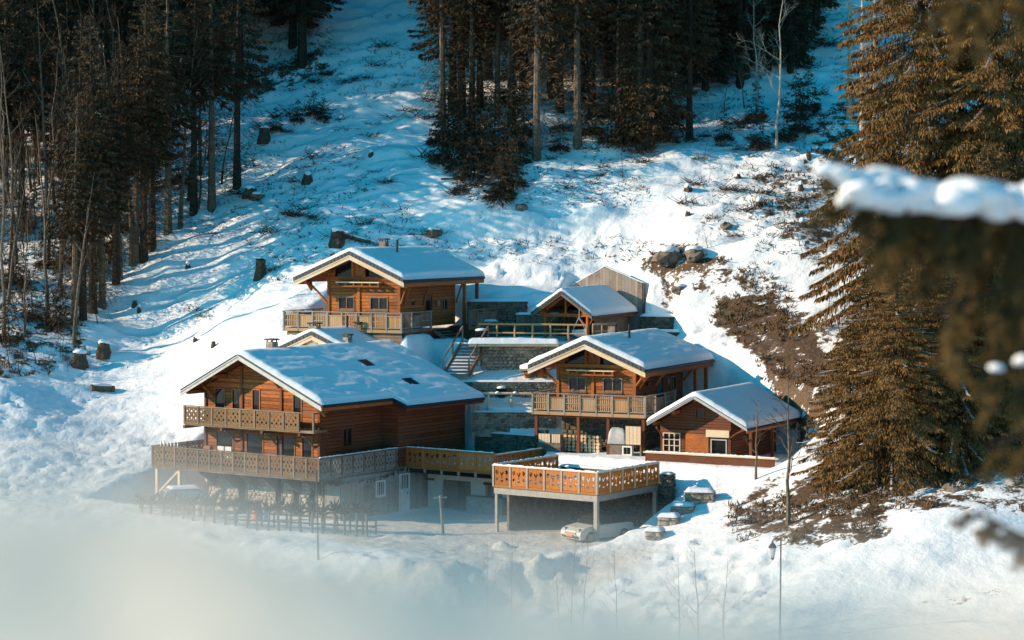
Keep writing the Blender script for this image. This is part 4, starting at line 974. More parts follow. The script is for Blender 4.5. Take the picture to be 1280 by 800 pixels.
# clutter under the slatted balcony
wp = building('firewood_stack', 'pale split firewood stacked under the slatted balcony', 'firewood', FM, -13.4); rr = random.Random(3)
for j in range(5):
    for i in range(9):
        x = -4.2 + i * .26 + rr.uniform(-.03, .03); z = -13.4 + j * .2; a = rr.uniform(.09, .125)
        MB().tube([(x, -.75, z + .1), (x, -.3, z + .1)], a, 5).build('log', M['barge'], wp)
for i, (x, w, h, m_, lb) in enumerate(((-5.6, .75, .5, M['barge'], 'left pale wooden crate on the low wall by the balcony post'), (-4.75, .55, .5, M['barge'], 'right pale wooden crate on the low wall by the balcony post'), (-1.2, 1.15, 1.0, M['pale'], 'pale tarpaulin-wrapped stack under the balcony'), (-.05, .95, 1.05, M['barge'], 'tall pale board screen under the balcony end'), (-.25, .6, .55, M['white'], 'small white framed hatch box below the board screen'))):
    t = building('crate' if i < 2 else ('covered_stack' if i == 2 else ('board_screen' if i == 3 else 'hatch_box')), lb, 'crate' if i < 2 else ('stack' if i == 2 else ('screen' if i == 3 else 'box')), FM, -13.4)
    zb = -12.85 if i < 2 else (-12.75 if i in (2, 3) else -13.4); yb = -1.45 - .02 * i
    if i == 4:
        for (a, c, e, g) in ((x, x + w, zb, zb + .08), (x, x + w, zb + h - .08, zb + h), (x, x + .08, zb + .08, zb + h - .08), (x + w - .08, x + w, zb + .08, zb + h - .08)): MB().box(a, c, yb, yb + .3, e, g).build('frame', m_, t)
        MB().box(x + .08, x + w - .08, yb + .1, yb + .14, zb + .08, zb + h - .08).build('panel', M['dark'], t)
    elif i == 2:
        o = snow_sheet('cover', t, lambda y: (x, x + w), yb, yb + .6, lambda X_, Y_: zb - .02, h, 5, .06, 16, 10, 0, M['pale'])
        MB().box(x + .1, x + w - .1, yb + .1, yb + .5, -13.4, zb).build('support', M['old'], t)
    else:
        k = 4; bw = w / k
        for j in range(k): MB().box(x + j * bw + .01, x + (j + 1) * bw - .01, yb, yb + .03, zb, zb + h).build('board', m_, t)
        for z in (zb + .08, zb + h - .14): MB().box(x, x + w, yb + .03, yb + .07, z, z + .07).build('batten', M['old'], t)
        if i < 2: MB().box(x, x + w, yb + .07, yb + .5, zb, zb + h - .02).build('body', M['old'], t); MB().box(x - .05, x + w + .05, yb - .05, yb + .6, -13.4, zb - .005).build('plinth', M['stone_dark'], t)
        else: MB().box(x, x + .08, yb + .07, yb + .15, -13.4, zb + h - .1).build('post', M['old'], t); MB().box(x + w - .08, x + w, yb + .07, yb + .15, -13.4, zb + h - .1).build('post', M['old'], t)
# low hut behind the raised terrace
hq = FB.w(11.6, 9.6); LH = Frame(hq[0], hq[1], 35)
lh = building('lean_to', 'low dark lean-to with jagged slate edge behind the raised terrace', 'lean-to', LH, -14.6)
plank_wall(lh, Wall((0, 0), (1, 0), 3.4), -14.9, [(0, -14.1), (3.4, -14.1)], (), M['larch_dark'], .17, vertical=True)
MB().prism([(-.15, -.3, -14.15), (3.6, -.3, -14.15), (3.6, 1.2, -13.85), (-.15, 1.2, -13.85)], (0, 0, .1)).build('roof', M['tile'], lh)
for i in range(14): MB().box(-.1 + i * .26, .1 + i * .26, -.36, -.2, -14.2, -14.0 + .02 * (i % 3)).build('slate', M['tile'], lh)
# deck furniture of the large chalet: white seats, bottles, grill
for i, (x, lb) in enumerate(((-7.05, 'left white cushioned seat on the lower deck of the large chalet'), (-6.45, 'right white cushioned seat on the lower deck of the large chalet'))):
    t = building('deck_chair', lb, 'chair', FB, DK); y = -1.0
    MB().box(x - .24, x + .24, y, y + .45, DK + .4, DK + .5).build('seat', M['cushion'], t); MB().box(x - .24, x + .24, y + .42, y + .52, DK + .5, DK + 1.25).build('backrest', M['cushion'], t)
    for (a, c) in ((-.2, .04), (.2, .04), (-.2, .42), (.2, .42)): MB().box(x + a - .02, x + a + .02, y + c - .02, y + c + .02, DK, DK + .4).build('leg', M['iron'], t)
t = building('deck_table', 'wooden table with a rounded brown cover on the lower deck', 'table', FB, DK)
MB().box(-8.4, -7.4, -1.1, -.4, DK + .9, DK + .96).build('table_top', M['old'], t)
for (a, c) in ((-8.3, -1.0), (-7.5, -1.0), (-8.3, -.5), (-7.5, -.5)): MB().box(a - .03, a + .03, c - .03, c + .03, DK, DK + .9).build('leg', M['iron'], t)
MB().tube([(-8.1, -.75, DK + 1.1), (-7.6, -.75, DK + 1.1)], .16, 10).build('cover', M['terra'], t)
for i in range(6):
    t = building('bottle', 'small white bottle standing on the corner of the lower deck rail', 'bottle', FB, DK + 1.12); tag(t, group='bottles on the deck rail')
    MB().lathe([(.06, DK + 1.12), (.065, DK + 1.3), (.02, DK + 1.4), (.02, DK + 1.48)], 8, (-10.9 + i * .27, -1.5, 0)).build('glass', M['white'], t, True)

# ------------------------------------------------------------------ cars
def car(label, F, gz_, L, Wd, Hh, paint, roofm, plate=None, snow=0, boxy=0):
    c = building('parked_car', label, 'car', F, gz_); k = L / 3.8; kh = Hh / 1.41
    def wz(z): return Wd / 2 * (1 if z < .75 * kh else 1 - .28 * (z - .75 * kh) / (Hh - .75 * kh)) * (.94 if z < .3 * kh else 1)
    def shell(prof, name, mat, grow=0, par=None):
        m = MB(); n = len(prof)
        for sx in (-1, 1): m.v += [(sx * (wz(z) + grow), y * k, z * kh + .0) for y, z in prof]
        m.f.append(tuple(range(n))); m.f.append(tuple(range(2 * n - 1, n - 1, -1)))
        for i in range(n): j = (i + 1) % n; m.f.append((i, n + i, n + j, j))
        o = m.build(name, mat, par or c); md = o.modifiers.new('bevel', 'BEVEL'); md.width = .05; md.segments = 2; md.limit_method = 'ANGLE'; return o
    body = shell([(.05, .2), (0, .45), (.05, .66), (.35, .82), (1.05, .93), (3.3, .95), (3.72, .88), (3.8, .5), (3.74, .2), (3.35, .2), (3.25, .42), (2.85, .42), (2.72, .2), (1.02, .2), (.9, .42), (.5, .42), (.4, .2)], 'body', paint)
    cab = shell([(1.0, .9), (1.42 - .1 * boxy, 1.3), (1.6, 1.38), (3.1, 1.36), (3.45, 1.2), (3.62, .92)], 'cabin', roofm)
    for sx in (-1, 1):
        for (a0_, a1_) in ((1.3, 2.15), (2.25, 3.3)):
            z0, z1 = .97 * kh, 1.27 * kh
            m = MB(); ya, yb_ = a0_ * k, a1_ * k; t0 = .22 * k if a0_ < 2 else .03; t1 = .03 if a0_ < 2 else .1
            P_ = [(sx * (wz(z0) + .012), ya, z0), (sx * (wz(z0) + .012), yb_, z0), (sx * (wz(z1) + .012), yb_ - t1, z1), (sx * (wz(z1) + .012), ya + t0, z1)]
            m.prism(P_, (-sx * .03, 0, 0)); m.build('side_window', M['glass'], cab)
    m = MB(); P_ = [(-wz(.97 * kh) + .1, 1.06 * k - .02, .97 * kh), (wz(.97 * kh) - .1, 1.06 * k - .02, .97 * kh), (wz(1.28 * kh) - .08, 1.38 * k - .02 - .1 * boxy, 1.28 * kh), (-wz(1.28 * kh) + .08, 1.38 * k - .02 - .1 * boxy, 1.28 * kh)]
    m.prism(P_, (0, .04, -.02)); m.build('windscreen', M['glass'], cab)
    for sx in (-1, 1):
        for y in (.7, 3.05):
            t = MB().tube([(sx * (Wd / 2 - .2), y * k, .31), (sx * (Wd / 2 + .01), y * k, .31)], .31, 16).build('tyre', M['tyre'], c)
            MB().tube([(sx * (Wd / 2 - .1), y * k, .31), (sx * (Wd / 2 + .022), y * k, .31)], .19, 12).build('rim', M['steel'], t)
        h = MB().tube([(sx * Wd * .34, .03, .66 * kh), (sx * Wd * .34, .22, .68 * kh)], .13, 12).build('headlight', M['lampglass'], c)
        MB().box(sx * (Wd / 2 + .02) - .08, sx * (Wd / 2 + .02) + .08, 1.28 * k, 1.4 * k, .95 * kh, 1.07 * kh).build('mirror', roofm, c)
    MB().box(-Wd * .38, Wd * .38, -.05, .06, .3 * kh, .4 * kh).build('bumper', M['carblack'], c)
    MB().box(-Wd * .26, Wd * .26, -.03, .05, .5 * kh, .58 * kh).build('grille', M['steel'], c)
    if plate: MB().box(-.26, .26, -.075, -.052, .36 * kh, .48 * kh).build('number_plate', plate, c)
    for ch in c.children:
        ch.location.z += gz_ * 1 + 0
    if snow: snow_sheet('snow_cover', c, lambda y: (-Wd * .36, Wd * .36), 1.6 * k, 3.2 * k, lambda x, y: gz_ + Hh * .985, .12, 4, .03, 14, 20)
    return c
cq = FB.w(15.6, 2.6)
car('cream hatchback with black roof and red front plate parked under the raised terrace', Frame(at(713, 0, 117.9).x, 118.3, 52), YARD - .1, 3.8, 1.7, 1.41, M['carwhite'], M['carblack'], M['plate'])
car('silver car half hidden by the hedge at the left end of the yard', Frame(at(176, 0, 128.8).x, 128.8, 70), YARD - .05, 3.9, 1.7, 1.55, M['carsilver'], M['carsilver'], None, 1, 1)

# ------------------------------------------------------------------ yard: pollards, fence, lamps, posts
def lamp_post(label, p, h, lean=0, lantern=True, arm=0):
    t = thing('lamp_post', label, 'lamp post', p)
    MB().tube([(0, 0, -.3), (lean * .5, 0, h * .5), (lean, 0, h)], [.055, .045, .04], 8).build('pole', M['iron'], t)
    if lantern:
        x = lean + arm; z0 = h - (.75 if arm else 0)
        if arm: MB().tube([(lean, 0, h - .02), (lean + arm * .6, 0, h + .1), (x, 0, h - .1)], .02, 6).build('arm', M['iron'], t)
        l = MB().lathe([(.1, 0), (.2, .42)], 6, (x, 0, z0)).build('lantern', M['lampglass'], t)
        MB().lathe([(.25, .42), (.16, .55), (.05, .64), (.02, .75)], 6, (x, 0, z0)).build('lantern_roof', M['iron'], t)
        MB().lathe([(.06, -.1), (.12, 0)], 6, (x, 0, z0)).build('lantern_base', M['iron'], t)
    return t
g = on_ground(392, 656, 112); lamp_post('black lantern on a short post in front of the stone ground floor', (at(387, 0, 124.3).x, 124.3, YARD), 1.0)
g = on_ground(398, 700, 105); lamp_post('tall bare dark pole on the bank below the large chalet', g, 4.6, -.1, False)
g = on_ground(975, 800, 92); lamp_post('slender roadside pole with a hanging lantern in the snow field', g, 4.3, .05, True, -.45).scale = (.8, .8, 1)
t = thing('wooden_post', 'leaning pale wooden post with crosspiece in front of the garage', 'post', on_ground(553, 668, 110))
MB().tube([(.05, 0, -.2), (-.12, 0, 2.1)], [.09, .075], 7).build('upright', M['grey'], t); MB().beam((-.5, 0, 1.95), (.25, 0, 2.0), .08, .1).build('crosspiece', M['grey'], t)
fa0 = Vector((at(175, 0, 126.5).x, 126.5)); fa1 = Vector((at(470, 0, 121.2).x, 121.2)); nF = 20
fe = building('yard_fence', 'low two-rail fence behind the clipped pollards along the yard', 'fence', Frame(0, 0, 0), YARD)
for z in (.35, .75): MB().beam((*fa0, YARD + z), (*fa1, YARD + z), .06, .09).build('rail', M['old'], fe)
for i in range(nF): q = fa0.lerp(fa1, i / (nF - 1)); MB().box(q.x - .05, q.x + .05, q.y - .05, q.y + .05, YARD - .6, YARD + .9).build('post', M['old'], fe)
def rvec(r, k=1.0): return Vector((r.uniform(-k, k), r.uniform(-k, k), r.uniform(-k, k)))
def pollard(seed):
    r = random.Random(seed); m = MB(); x = r.uniform(-.05, .05)
    m.tube([(0, 0, -.2), (x, 0, .4), (x * 1.5, .02, .8)], [.075, .06, .08], 6); m2 = MB()
    for k in range(22):
        a = r.uniform(0, 6.28); e = Vector((math.cos(a) * r.uniform(.15, .42), math.sin(a) * .2, r.uniform(-.05, .45))); o = Vector((x * 1.5, 0, .78))
        m2.tube([o, o + e * .6 + rvec(r, .05), o + e * 1.1 + rvec(r, .06)], [.045, .035, .01], 4)
    for s_ in (-1, 1): m2.tube([(x, 0, .74), (s_ * .35, 0, .86), (s_ * .6, 0, .84)], [.05, .05, .03], 5)
    return m.mesh('trunk', M['bark_grey']), m2.mesh('crown', M['twig'])
PO = [pollard(i) for i in range(4)]
for i in range(22):
    q = fa0.lerp(fa1, (i + .3) / 22); t = thing('pollard', 'small knobbly pollarded tree in the row along the yard fence', 'tree', (q.x, q.y - .7, YARD), rnd.uniform(-.4, .4), 'pollards along the yard fence')
    t.scale = (1.15, 1.15, rnd.uniform(1.25, 1.6)); link('trunk', PO[i % 4][0], t); link('crown', PO[i % 4][1], t)
# things by the stone ground floor
for i, (px, m_, lb, h) in enumerate(((250, M['pale'], 'left pale metal drum by the stone wall', .9), (259, M['pale'], 'right pale metal drum by the stone wall', .9), (321, M['orange'], 'orange barrel by the ground floor wall', 1.1), (332, M['blue'], 'thin blue canister beside the orange barrel', .7))):
    q = at(px, 0, 128 - .02 * (px - 250)); t = thing('drum', lb, 'drum', (q.x, q.y, YARD)); r = .17 if i == 3 else .26
    MB().lathe([(r, 0), (r * 1.04, h * .3), (r, h * .34), (r, h * .66), (r * 1.04, h * .7), (r, h)], 12).build('body', m_, t, True); MB().lathe([(r * .9, h), (r * .9, h + .03)], 12).build('lid', m_, t)

# ------------------------------------------------------------------ trees
def diamonds(P, D, Wv):
    V = np.stack([P, P + D * .45 + Wv, P + D, P + D * .45 - Wv], 1).reshape(-1, 3); return V, np.arange(len(V)).reshape(-1, 4)
def unit(v): return v / np.maximum(np.linalg.norm(v, axis=1, keepdims=True), 1e-6)
def spruce(h, r, c0, seed, mat, barkm, ws=.42, nb=7, tw=9.0, tl=.45, twd=.16, shape=.85, hang=.8, stubs=True, snow=0, droop=.18, gaps=.2):
    g = np.random.default_rng(seed); rd = random.Random(seed); z0 = c0 * h
    m = MB(); bx, by = rd.uniform(-.02, .02) * h, rd.uniform(-.02, .02) * h
    def ax(z): t = z / h; return np.array([bx * t * t, by * t * t, z])
    m.tube([ax(h * k / 8) - np.array([0, 0, .5 if k == 0 else 0]) for k in range(9)], [.0145 * h * (1 - .93 * (k / 8) ** 1.1) * (1.25 if k == 0 else 1) for k in range(9)], 7)
    if stubs:
        for k in range(int(14 + 26 * c0)):
            z = rd.uniform(.06, max(c0, .12)) * h; a = rd.uniform(0, 6.28); L = rd.uniform(.4, 1.7); p = Vector(ax(z)); e = Vector((math.cos(a), math.sin(a), rd.uniform(-.45, .15)))
            m.tube([p, p + e * L * .5, p + e * L + Vector((0, 0, -.15 * L))], [.025, .018, .006], 3, False)
    dead = None
    if stubs:
        k = int(2600 * c0 + 250); zz = g.uniform(.05, c0 + .12, k) * h; az = g.uniform(0, 6.283, k); rr_ = r * .62 * np.sqrt(g.uniform(.02, 1, k))
        p = np.stack([np.cos(az) * rr_ + bx * (zz / h) ** 2, np.sin(az) * rr_ + by * (zz / h) ** 2, zz - .25 * rr_], -1)
        dr = unit(np.stack([np.cos(az), np.sin(az), g.uniform(-1.0, .25, k)], -1) + g.normal(0, .35, (k, 3))) * g.uniform(.25, .8, (k, 1))
        V, F = diamonds(p, dr, unit(np.cross(dr, g.normal(0, 1, (k, 3)))) * .028); dead = np_mesh('dead_twigs', V, F, M['dead_twig'], False)
    P, D, W_, SN = [], [], [], []
    z = z0
    while z < h - .15:
        t = (z - z0) / (h - z0); Lm = r * (1 - t) ** shape * (.55 + .45 * min(1, t / .12)) + .12
        n = max(3, int(nb * (.5 + .5 * (1 - t)) + rd.uniform(-1, 1)))
        a0_ = rd.uniform(0, 6.28)
        for i in range(n):
            if rd.random() < gaps: continue
            az = a0_ + 6.283 * i / n + rd.uniform(-.35, .35); L = Lm * rd.uniform(.6, 1.12); zz = z + rd.uniform(-.2, .2)
            el = -.30 + .75 * t + rd.uniform(-.12, .12); k = max(5, int(L * tw * rd.uniform(.8, 1.2)))
            s = np.sqrt(g.uniform(.05, 1, k)); o = np.array([math.cos(az), math.sin(az), 0]); sd = np.array([-o[1], o[0], 0])
            zc = math.tan(el) * L * s - droop * L * s ** 2 * 1.6 + .22 * L * s ** 4
            side = g.normal(0, 1, k) * (.17 * L) * (1.05 - s) ** .5 * .8
            p = ax(zz) + o * (L * s)[:, None] + sd * side[:, None]; p[:, 2] += zc - .25 * np.abs(side)
            dr = o * g.uniform(.1, .9, k)[:, None] + sd * (np.sign(side) * g.uniform(.1, .8, k))[:, None]; dr[:, 2] -= g.uniform(.2, 1.3, k) * hang
            ln = tl * g.uniform(.55, 1.25, k) * (.6 + .4 * (1 - t)); dr = unit(dr) * ln[:, None]
            w = unit(np.cross(dr, g.normal(0, 1, (k, 3)))) * (ln * twd * g.uniform(.7, 1.3, k))[:, None]
            P.append(p); D.append(dr); W_.append(w)
            if snow and rd.random() < snow:
                q = max(2, k // 5); ss = g.uniform(.35, 1, q); pp = ax(zz) + o * (L * ss)[:, None]; pp[:, 2] += math.tan(el) * L * ss - droop * L * ss ** 2 * 1.6 + .22 * L * ss ** 4 + .1
                SN.append((pp, o[None, :] * g.uniform(.2, .5, q)[:, None], sd[None, :] * g.uniform(.05, .12, q)[:, None]))
            m.tube([ax(zz), ax(zz) + o * L * .5 + np.array([0, 0, math.tan(el) * L * .5 - droop * L * .4]), ax(zz) + o * L * .92 + np.array([0, 0, math.tan(el) * L * .92 - droop * L * 1.3 + .14 * L])], [.022, .014, .005], 3, False)
        z += ws * (.6 + .6 * (1 - t)) * rd.uniform(.8, 1.2)
    V, F = diamonds(np.concatenate(P), np.concatenate(D), np.concatenate(W_))
    sn = None
    if SN: a, c = diamonds(*[np.concatenate([q[i] for q in SN]) for i in range(3)]); sn = np_mesh('snow', a, c, M['snow_roof'], False)
    return m.mesh('trunk', barkm), np_mesh('crown', V, F, mat, False), sn or dead
def bare_tree(h, seed, barkm, lean=.1, spread=.55, lv=4, r0=None, first=.3, n0=9):
    rd = random.Random(seed); m = MB(); tw = MB(); r0 = r0 or h * .0105
    lx, ly = rd.uniform(-lean, lean), rd.uniform(-lean, lean)
    pts = [Vector((lx * h * (k / 7) ** 1.3 + rd.uniform(-.012, .012) * h * (k > 0), ly * h * (k / 7) ** 1.3, h * k / 7 - (.4 if k == 0 else 0))) for k in range(8)]
    m.tube(pts, [r0 * (1 - .9 * k / 7) * (1.3 if k == 0 else 1) for k in range(8)], 7)
    def grow(p, d_, L, r, l):
        q = p + d_ * L * .5 + rvec(rd, .06 * L); e = q + (d_ + Vector((0, 0, .25))).normalized() * L * .5 + rvec(rd, .06 * L)
        (m if l <= 1 and r > .03 else tw).tube([p, q, e], [r, r * .7, r * .35], 4 if l < 2 else 3, False)
        if l < lv:
            for k in range(3 if l < 2 else 4):
                t = rd.uniform(.3, 1); b0 = p.lerp(q, t * 2) if t < .5 else q.lerp(e, t * 2 - 1)
                grow(b0, (d_ * .9 + rvec(rd, .75) + Vector((0, 0, .15))).normalized(), L * rd.uniform(.4, .62), r * .5, l + 1)
    for i in range(n0):
        t = first + (1 - first) * (i + rd.random()) / n0; k = min(6, int(t * 7)); p = pts[k].lerp(pts[k + 1], t * 7 - k); a = rd.uniform(0, 6.28)
        d_ = Vector((math.cos(a) * spread, math.sin(a) * spread, rd.uniform(.35, .8))).normalized(); grow(p, d_, h * .2 * (1.25 - t) * rd.uniform(.7, 1.2) + .3, r0 * .5 * (1.15 - t), 1)
    return m.mesh('trunk', barkm), tw.mesh('crown', barkm if barkm.name == 'pale_bark' else M['twig']), None
def plant_tree(name, protos, i, p, label, group, sc=1.0, rz=None, tilt=0.0, cat='tree'):
    t = thing(name, label, cat, p, rnd.uniform(0, 6.28) if rz is None else rz, group); t.scale = (sc, sc, sc * rnd.uniform(.92, 1.08))
    if tilt: t.rotation_euler = (rnd.uniform(-tilt, tilt), rnd.uniform(-tilt, tilt), t.rotation_euler.z)
    tr, cr, sn = protos[i % len(protos)]
    link('trunk', tr, t); link('crown', cr, t)
    if sn: link('snow' if sn.name.startswith('snow') else 'dead_twigs', sn, t)['kind'] = 'stuff'
    return t
FOR = [spruce(h_, r_, c_, k_, M['needle'], b_, .40, n_, 21, .46, .15) for (h_, r_, c_, k_, b_, n_) in ((24, 3.9, .12, 1, M['bark'], 9), (26, 4.1, .20, 2, M['bark'], 9), (21, 3.6, .07, 3, M['bark'], 9), (23, 3.3, .36, 4, M['bark'], 8), (25, 3.4, .48, 5, M['bark'], 8), (22, 3.0, .40, 6, M['bark_grey'], 8))]
YNG = [spruce(4.5, 1.3, .04, 11, M['needle'], M['bark'], .3, 7, 14, .4, .14, .8), spruce(3.2, 1.2, .03, 12, M['needle'], M['bark'], .26, 7, 14, .35, .14, .8)]
BARE = [bare_tree(15, 21, M['bark_grey']), bare_tree(13, 22, M['bark_grey'], .16), bare_tree(17, 23, M['bark_grey'], .06, .5, 4, None, .4), bare_tree(11, 24, M['bark_grey'], .25)]
LEAN = [bare_tree(14, 25, M['bark'], .3, .5, 4, .13, .3), bare_tree(16, 26, M['bark_grey'], .22, .45, 4, .12, .35), bare_tree(12, 27, M['bark'], .4, .5, 4, .11, .25)]
BIRCH = [bare_tree(14, 31, M['birch'], .03, .6, 4, .11, .25, 10), bare_tree(11, 32, M['birch'], .05, .6, 4, .09, .2, 9)]
SHRUB = [bare_tree(2.4, 41, M['twig'], .2, 1.0, 4, .025, .05, 9), bare_tree(1.7, 42, M['twig'], .2, 1.2, 4, .02, .05, 9)]
# forest on the left: stems along its edge, dark spruces behind
LF = 'spruces of the forest left of the snow slope'; LL = 'tall dark spruce deep in the forest left of the snow slope'
LE = 'spruce with long bare lower trunk on the left forest edge'
for (px, py, i, sc) in ((265, 262, 5, .95), (296, 236, 3, .9), (242, 268, 4, .8), (210, 292, 5, .9), (190, 312, 3, .85), (180, 326, 4, .8), (145, 356, 4, .75), (128, 386, 5, .8), (116, 392, 4, .8), (104, 400, 3, .75), (99, 380, 4, .8), (93, 405, 5, .7), (170, 330, 5, .8), (378, 82, 1, 1.0), (366, 60, 0, 1.0), (352, 30, 2, 1), (300, 120, 3, .9)):
    plant_tree('spruce_tree', FOR, i, on_ground(px, py, 128), LE if i > 2 else LL, LF, sc)
k = 0
while k < 104:
    px = rnd.uniform(-60, 430); py = rnd.uniform(-70, 330)
    if py > 300 - (px - 0) * .55 - (40 if px > 180 else 0) or (px > 300 and py > 30 - (px - 300) * .3) or (px < 130 and py > 60 and rnd.random() < .5): continue
    plant_tree('spruce_tree', FOR, rnd.randrange(3, 6) if py > 90 else rnd.randrange(6), on_ground(px, py, 140), LL, LF, rnd.uniform(.75, 1.1)); k += 1
BL = 'bare slender broadleaf tree among the left forest stems'; BG = 'bare trees in the left forest'
for (px, py, i, sc) in ((92, 432, 1, .95), (60, 400, 0, .9), (150, 350, 2, 1.0), (30, 420, 3, .8), (10, 380, 1, .9), (75, 370, 2, .9), (225, 285, 0, 1.1), (247, 262, 3, .8), (165, 330, 2, 1), (120, 350, 0, 1), (20, 330, 0, 1), (60, 300, 2, 1), (100, 290, 1, 1), (40, 240, 3, 1), (10, 260, 2, 1), (140, 280, 0, 1), (80, 220, 1, 1), (20, 180, 0, 1), (110, 180, 2, 1), (55, 130, 2, 1.0), (90, 90, 3, 1), (20, 90, 1, 1), (150, 140, 0, 1), (200, 200, 2, 1), (170, 60, 1, 1)):
    plant_tree('bare_tree', BARE, i, on_ground(px, py, 128), BL, BG, sc)
k = 0
while k < 44:
    px = rnd.uniform(-30, 290); py = rnd.uniform(60, 440)
    if py > 425 - px * .68: continue
    plant_tree('bare_tree', LEAN, rnd.randrange(3), on_ground(px, py, 128), 'leaning bare brown tree in the tangled left forest', 'leaning bare trees in the left forest', rnd.uniform(.7, 1.2)); k += 1
k = 0
while k < 46:                   # leafless thicket filling the forest floor
    px = rnd.uniform(-40, 300); py = rnd.uniform(20, 420)
    if py > 400 - px * .75: continue
    plant_tree('bare_tree', BARE, rnd.randrange(4), on_ground(px, py, 128), BL, BG, rnd.uniform(.45, .9)); k += 1
for (px, py) in ((10, 430), (40, 400), (70, 410), (20, 360), (90, 330), (130, 320), (60, 340), (150, 290), (30, 290), (110, 250), (190, 240), (230, 230), (70, 200), (160, 190)):
    plant_tree('young_spruce', YNG, rnd.randrange(2), on_ground(px, py, 128), 'brownish young spruce under the left forest stems', 'young spruces in the left forest', rnd.uniform(.7, 1.2))
k = 0
while k < 46:
    px = rnd.uniform(-20, 130); py = rnd.uniform(270, 475)
    if py > 480 - px * .45: continue
    plant_tree('leafless_shrub', SHRUB, rnd.randrange(2), on_ground(px, py, 128), 'brown leafless shrub in the thicket at the foot of the left forest', 'thicket shrubs by the left forest', rnd.uniform(1.2, 2.2), None, .2, 'shrub'); k += 1
# the belt of spruces high on the slope
CL = 'spruce with bare lower trunk in the belt across the upper slope'; CL2 = 'spruce branched low to the snow in the belt across the upper slope'; CG = 'spruces in the belt on the upper slope'
for (px, py, i, sc) in ((553, 150, 5, .9), (577, 148, 4, .95), (566, 140, 1, .9), (600, 135, 3, .85), (622, 150, 5, .8), (640, 160, 4, .9), (671, 200, 5, .95), (722, 182, 5, 1.0), (740, 150, 4, .9), (775, 165, 4, 1.0), (800, 188, 5, 1.0), (812, 186, 2, 1.05), (690, 120, 4, 1.0), (760, 95, 0, 1), (835, 130, 3, 1.0), (862, 175, 3, .8), (850, 90, 2, 1), (900, 60, 3, .9), (930, 40, 2, 1.0), (700, 60, 0, 1), (645, 85, 1, 1), (790, 40, 1, 1), (735, 20, 0, 1), (615, 60, 2, 1), (880, 20, 0, 1), (570, 60, 1, .9), (950, 60, 0, .9), (985, 58, 0, .75), (660, 40, 0, 1), (820, 60, 0, 1.0), (1006, 62, 3, .8), (545, 30, 0, .9), (590, 20, 2, 1), (680, -20, 1, 1), (770, -10, 2, 1), (840, 10, 1, 1), (910, -10, 0, 1), (955, 10, 1, 1), (990, 10, 0, .9), (870, 60, 1, 1), (730, 110, 4, 1), (700, 140, 4, .9), (785, 130, 3, .95), (820, 150, 1, .9), (655, 110, 4, 1), (610, 100, 1, .95), (925, 110, 4, .8), (1020, 30, 0, .9), (590, 165, 4, .8), (440, -30, 0, 1), (470, -50, 1, 1), (410, -10, 2, 1), (882, 112, 2, .9), (932, 98, 0, .85), (988, 92, 2, .8), (1003, 72, 0, .8), (905, 80, 1, .9), (960, 90, 4, .8)):
    plant_tree('spruce_tree', FOR, i, on_ground(px, py, 140), CL if i > 2 else CL2, CG, sc)
plant_tree('bare_tree', BIRCH, 0, on_ground(971, 188, 140), 'pale bare tree with straight stem above the right bank', None, 1.0)
plant_tree('bare_tree', BIRCH, 1, on_ground(947, 142, 140), 'short pale bare tree leaning behind the straight pale one', None, .9)
plant_tree('bare_tree', BARE, 3, on_ground(931, 138, 140), 'forked dark bare tree left of the pale stems', None, .5)
YL = 'low bushy young spruce at the foot of the upper tree belt'; YG = 'young spruces under the tree belt'
for (px, py, i, sc) in ((552, 205, 0, 1), (575, 215, 1, 1.2), (590, 200, 0, 1.1), (612, 220, 0, .9), (628, 245, 0, .9), (640, 235, 1, 1.1), (566, 190, 0, .9), (650, 205, 1, 1), (782, 185, 1, 1.1), (760, 180, 1, .9), (825, 170, 1, 1.1), (700, 190, 1, .8), (980, 175, 1, 1.0), (1000, 165, 1, .9), (945, 150, 1, .9), (575, 240, 1, .6), (545, 180, 1, .8), (640, 130, 0, 1), (560, 175, 0, 1.1), (582, 182, 0, 1.2), (600, 175, 0, 1.2), (618, 195, 0, 1.2), (632, 215, 0, 1.1), (605, 210, 1, 1.3), (625, 255, 1, 1.1), (640, 185, 0, 1.1), (655, 170, 0, 1), (588, 225, 1, 1.1), (740, 170, 0, 1), (795, 175, 0, 1.1), (765, 150, 0, 1.1), (850, 150, 1, 1), (905, 175, 1, .8), (995, 150, 0, .8), (1010, 140, 1, 1), (950, 185, 1, .8), (345, 165, 1, .6), (392, 145, 1, .7), (405, 150, 1, .55), (372, 152, 1, .6)):
    plant_tree('young_spruce', YNG, i, on_ground(px, py, 140), YL, YG, sc)
# golden spruces at the right
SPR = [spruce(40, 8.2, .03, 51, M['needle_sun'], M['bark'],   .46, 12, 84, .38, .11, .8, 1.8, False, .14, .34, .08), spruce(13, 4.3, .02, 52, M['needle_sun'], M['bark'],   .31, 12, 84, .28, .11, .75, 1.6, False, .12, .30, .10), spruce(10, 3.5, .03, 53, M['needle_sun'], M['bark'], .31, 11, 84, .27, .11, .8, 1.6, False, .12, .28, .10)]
def big(px, py, Y): q = at(px, py, Y); return Vector((q.x, q.y, gz(q.x, q.y)))
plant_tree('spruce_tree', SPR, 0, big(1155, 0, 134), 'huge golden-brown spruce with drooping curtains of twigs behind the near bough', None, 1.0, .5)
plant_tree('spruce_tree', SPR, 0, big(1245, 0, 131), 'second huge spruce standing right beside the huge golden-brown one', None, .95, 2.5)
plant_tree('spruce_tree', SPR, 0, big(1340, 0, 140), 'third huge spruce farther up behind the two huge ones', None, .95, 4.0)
SG = 'golden spruces above the near snow field'
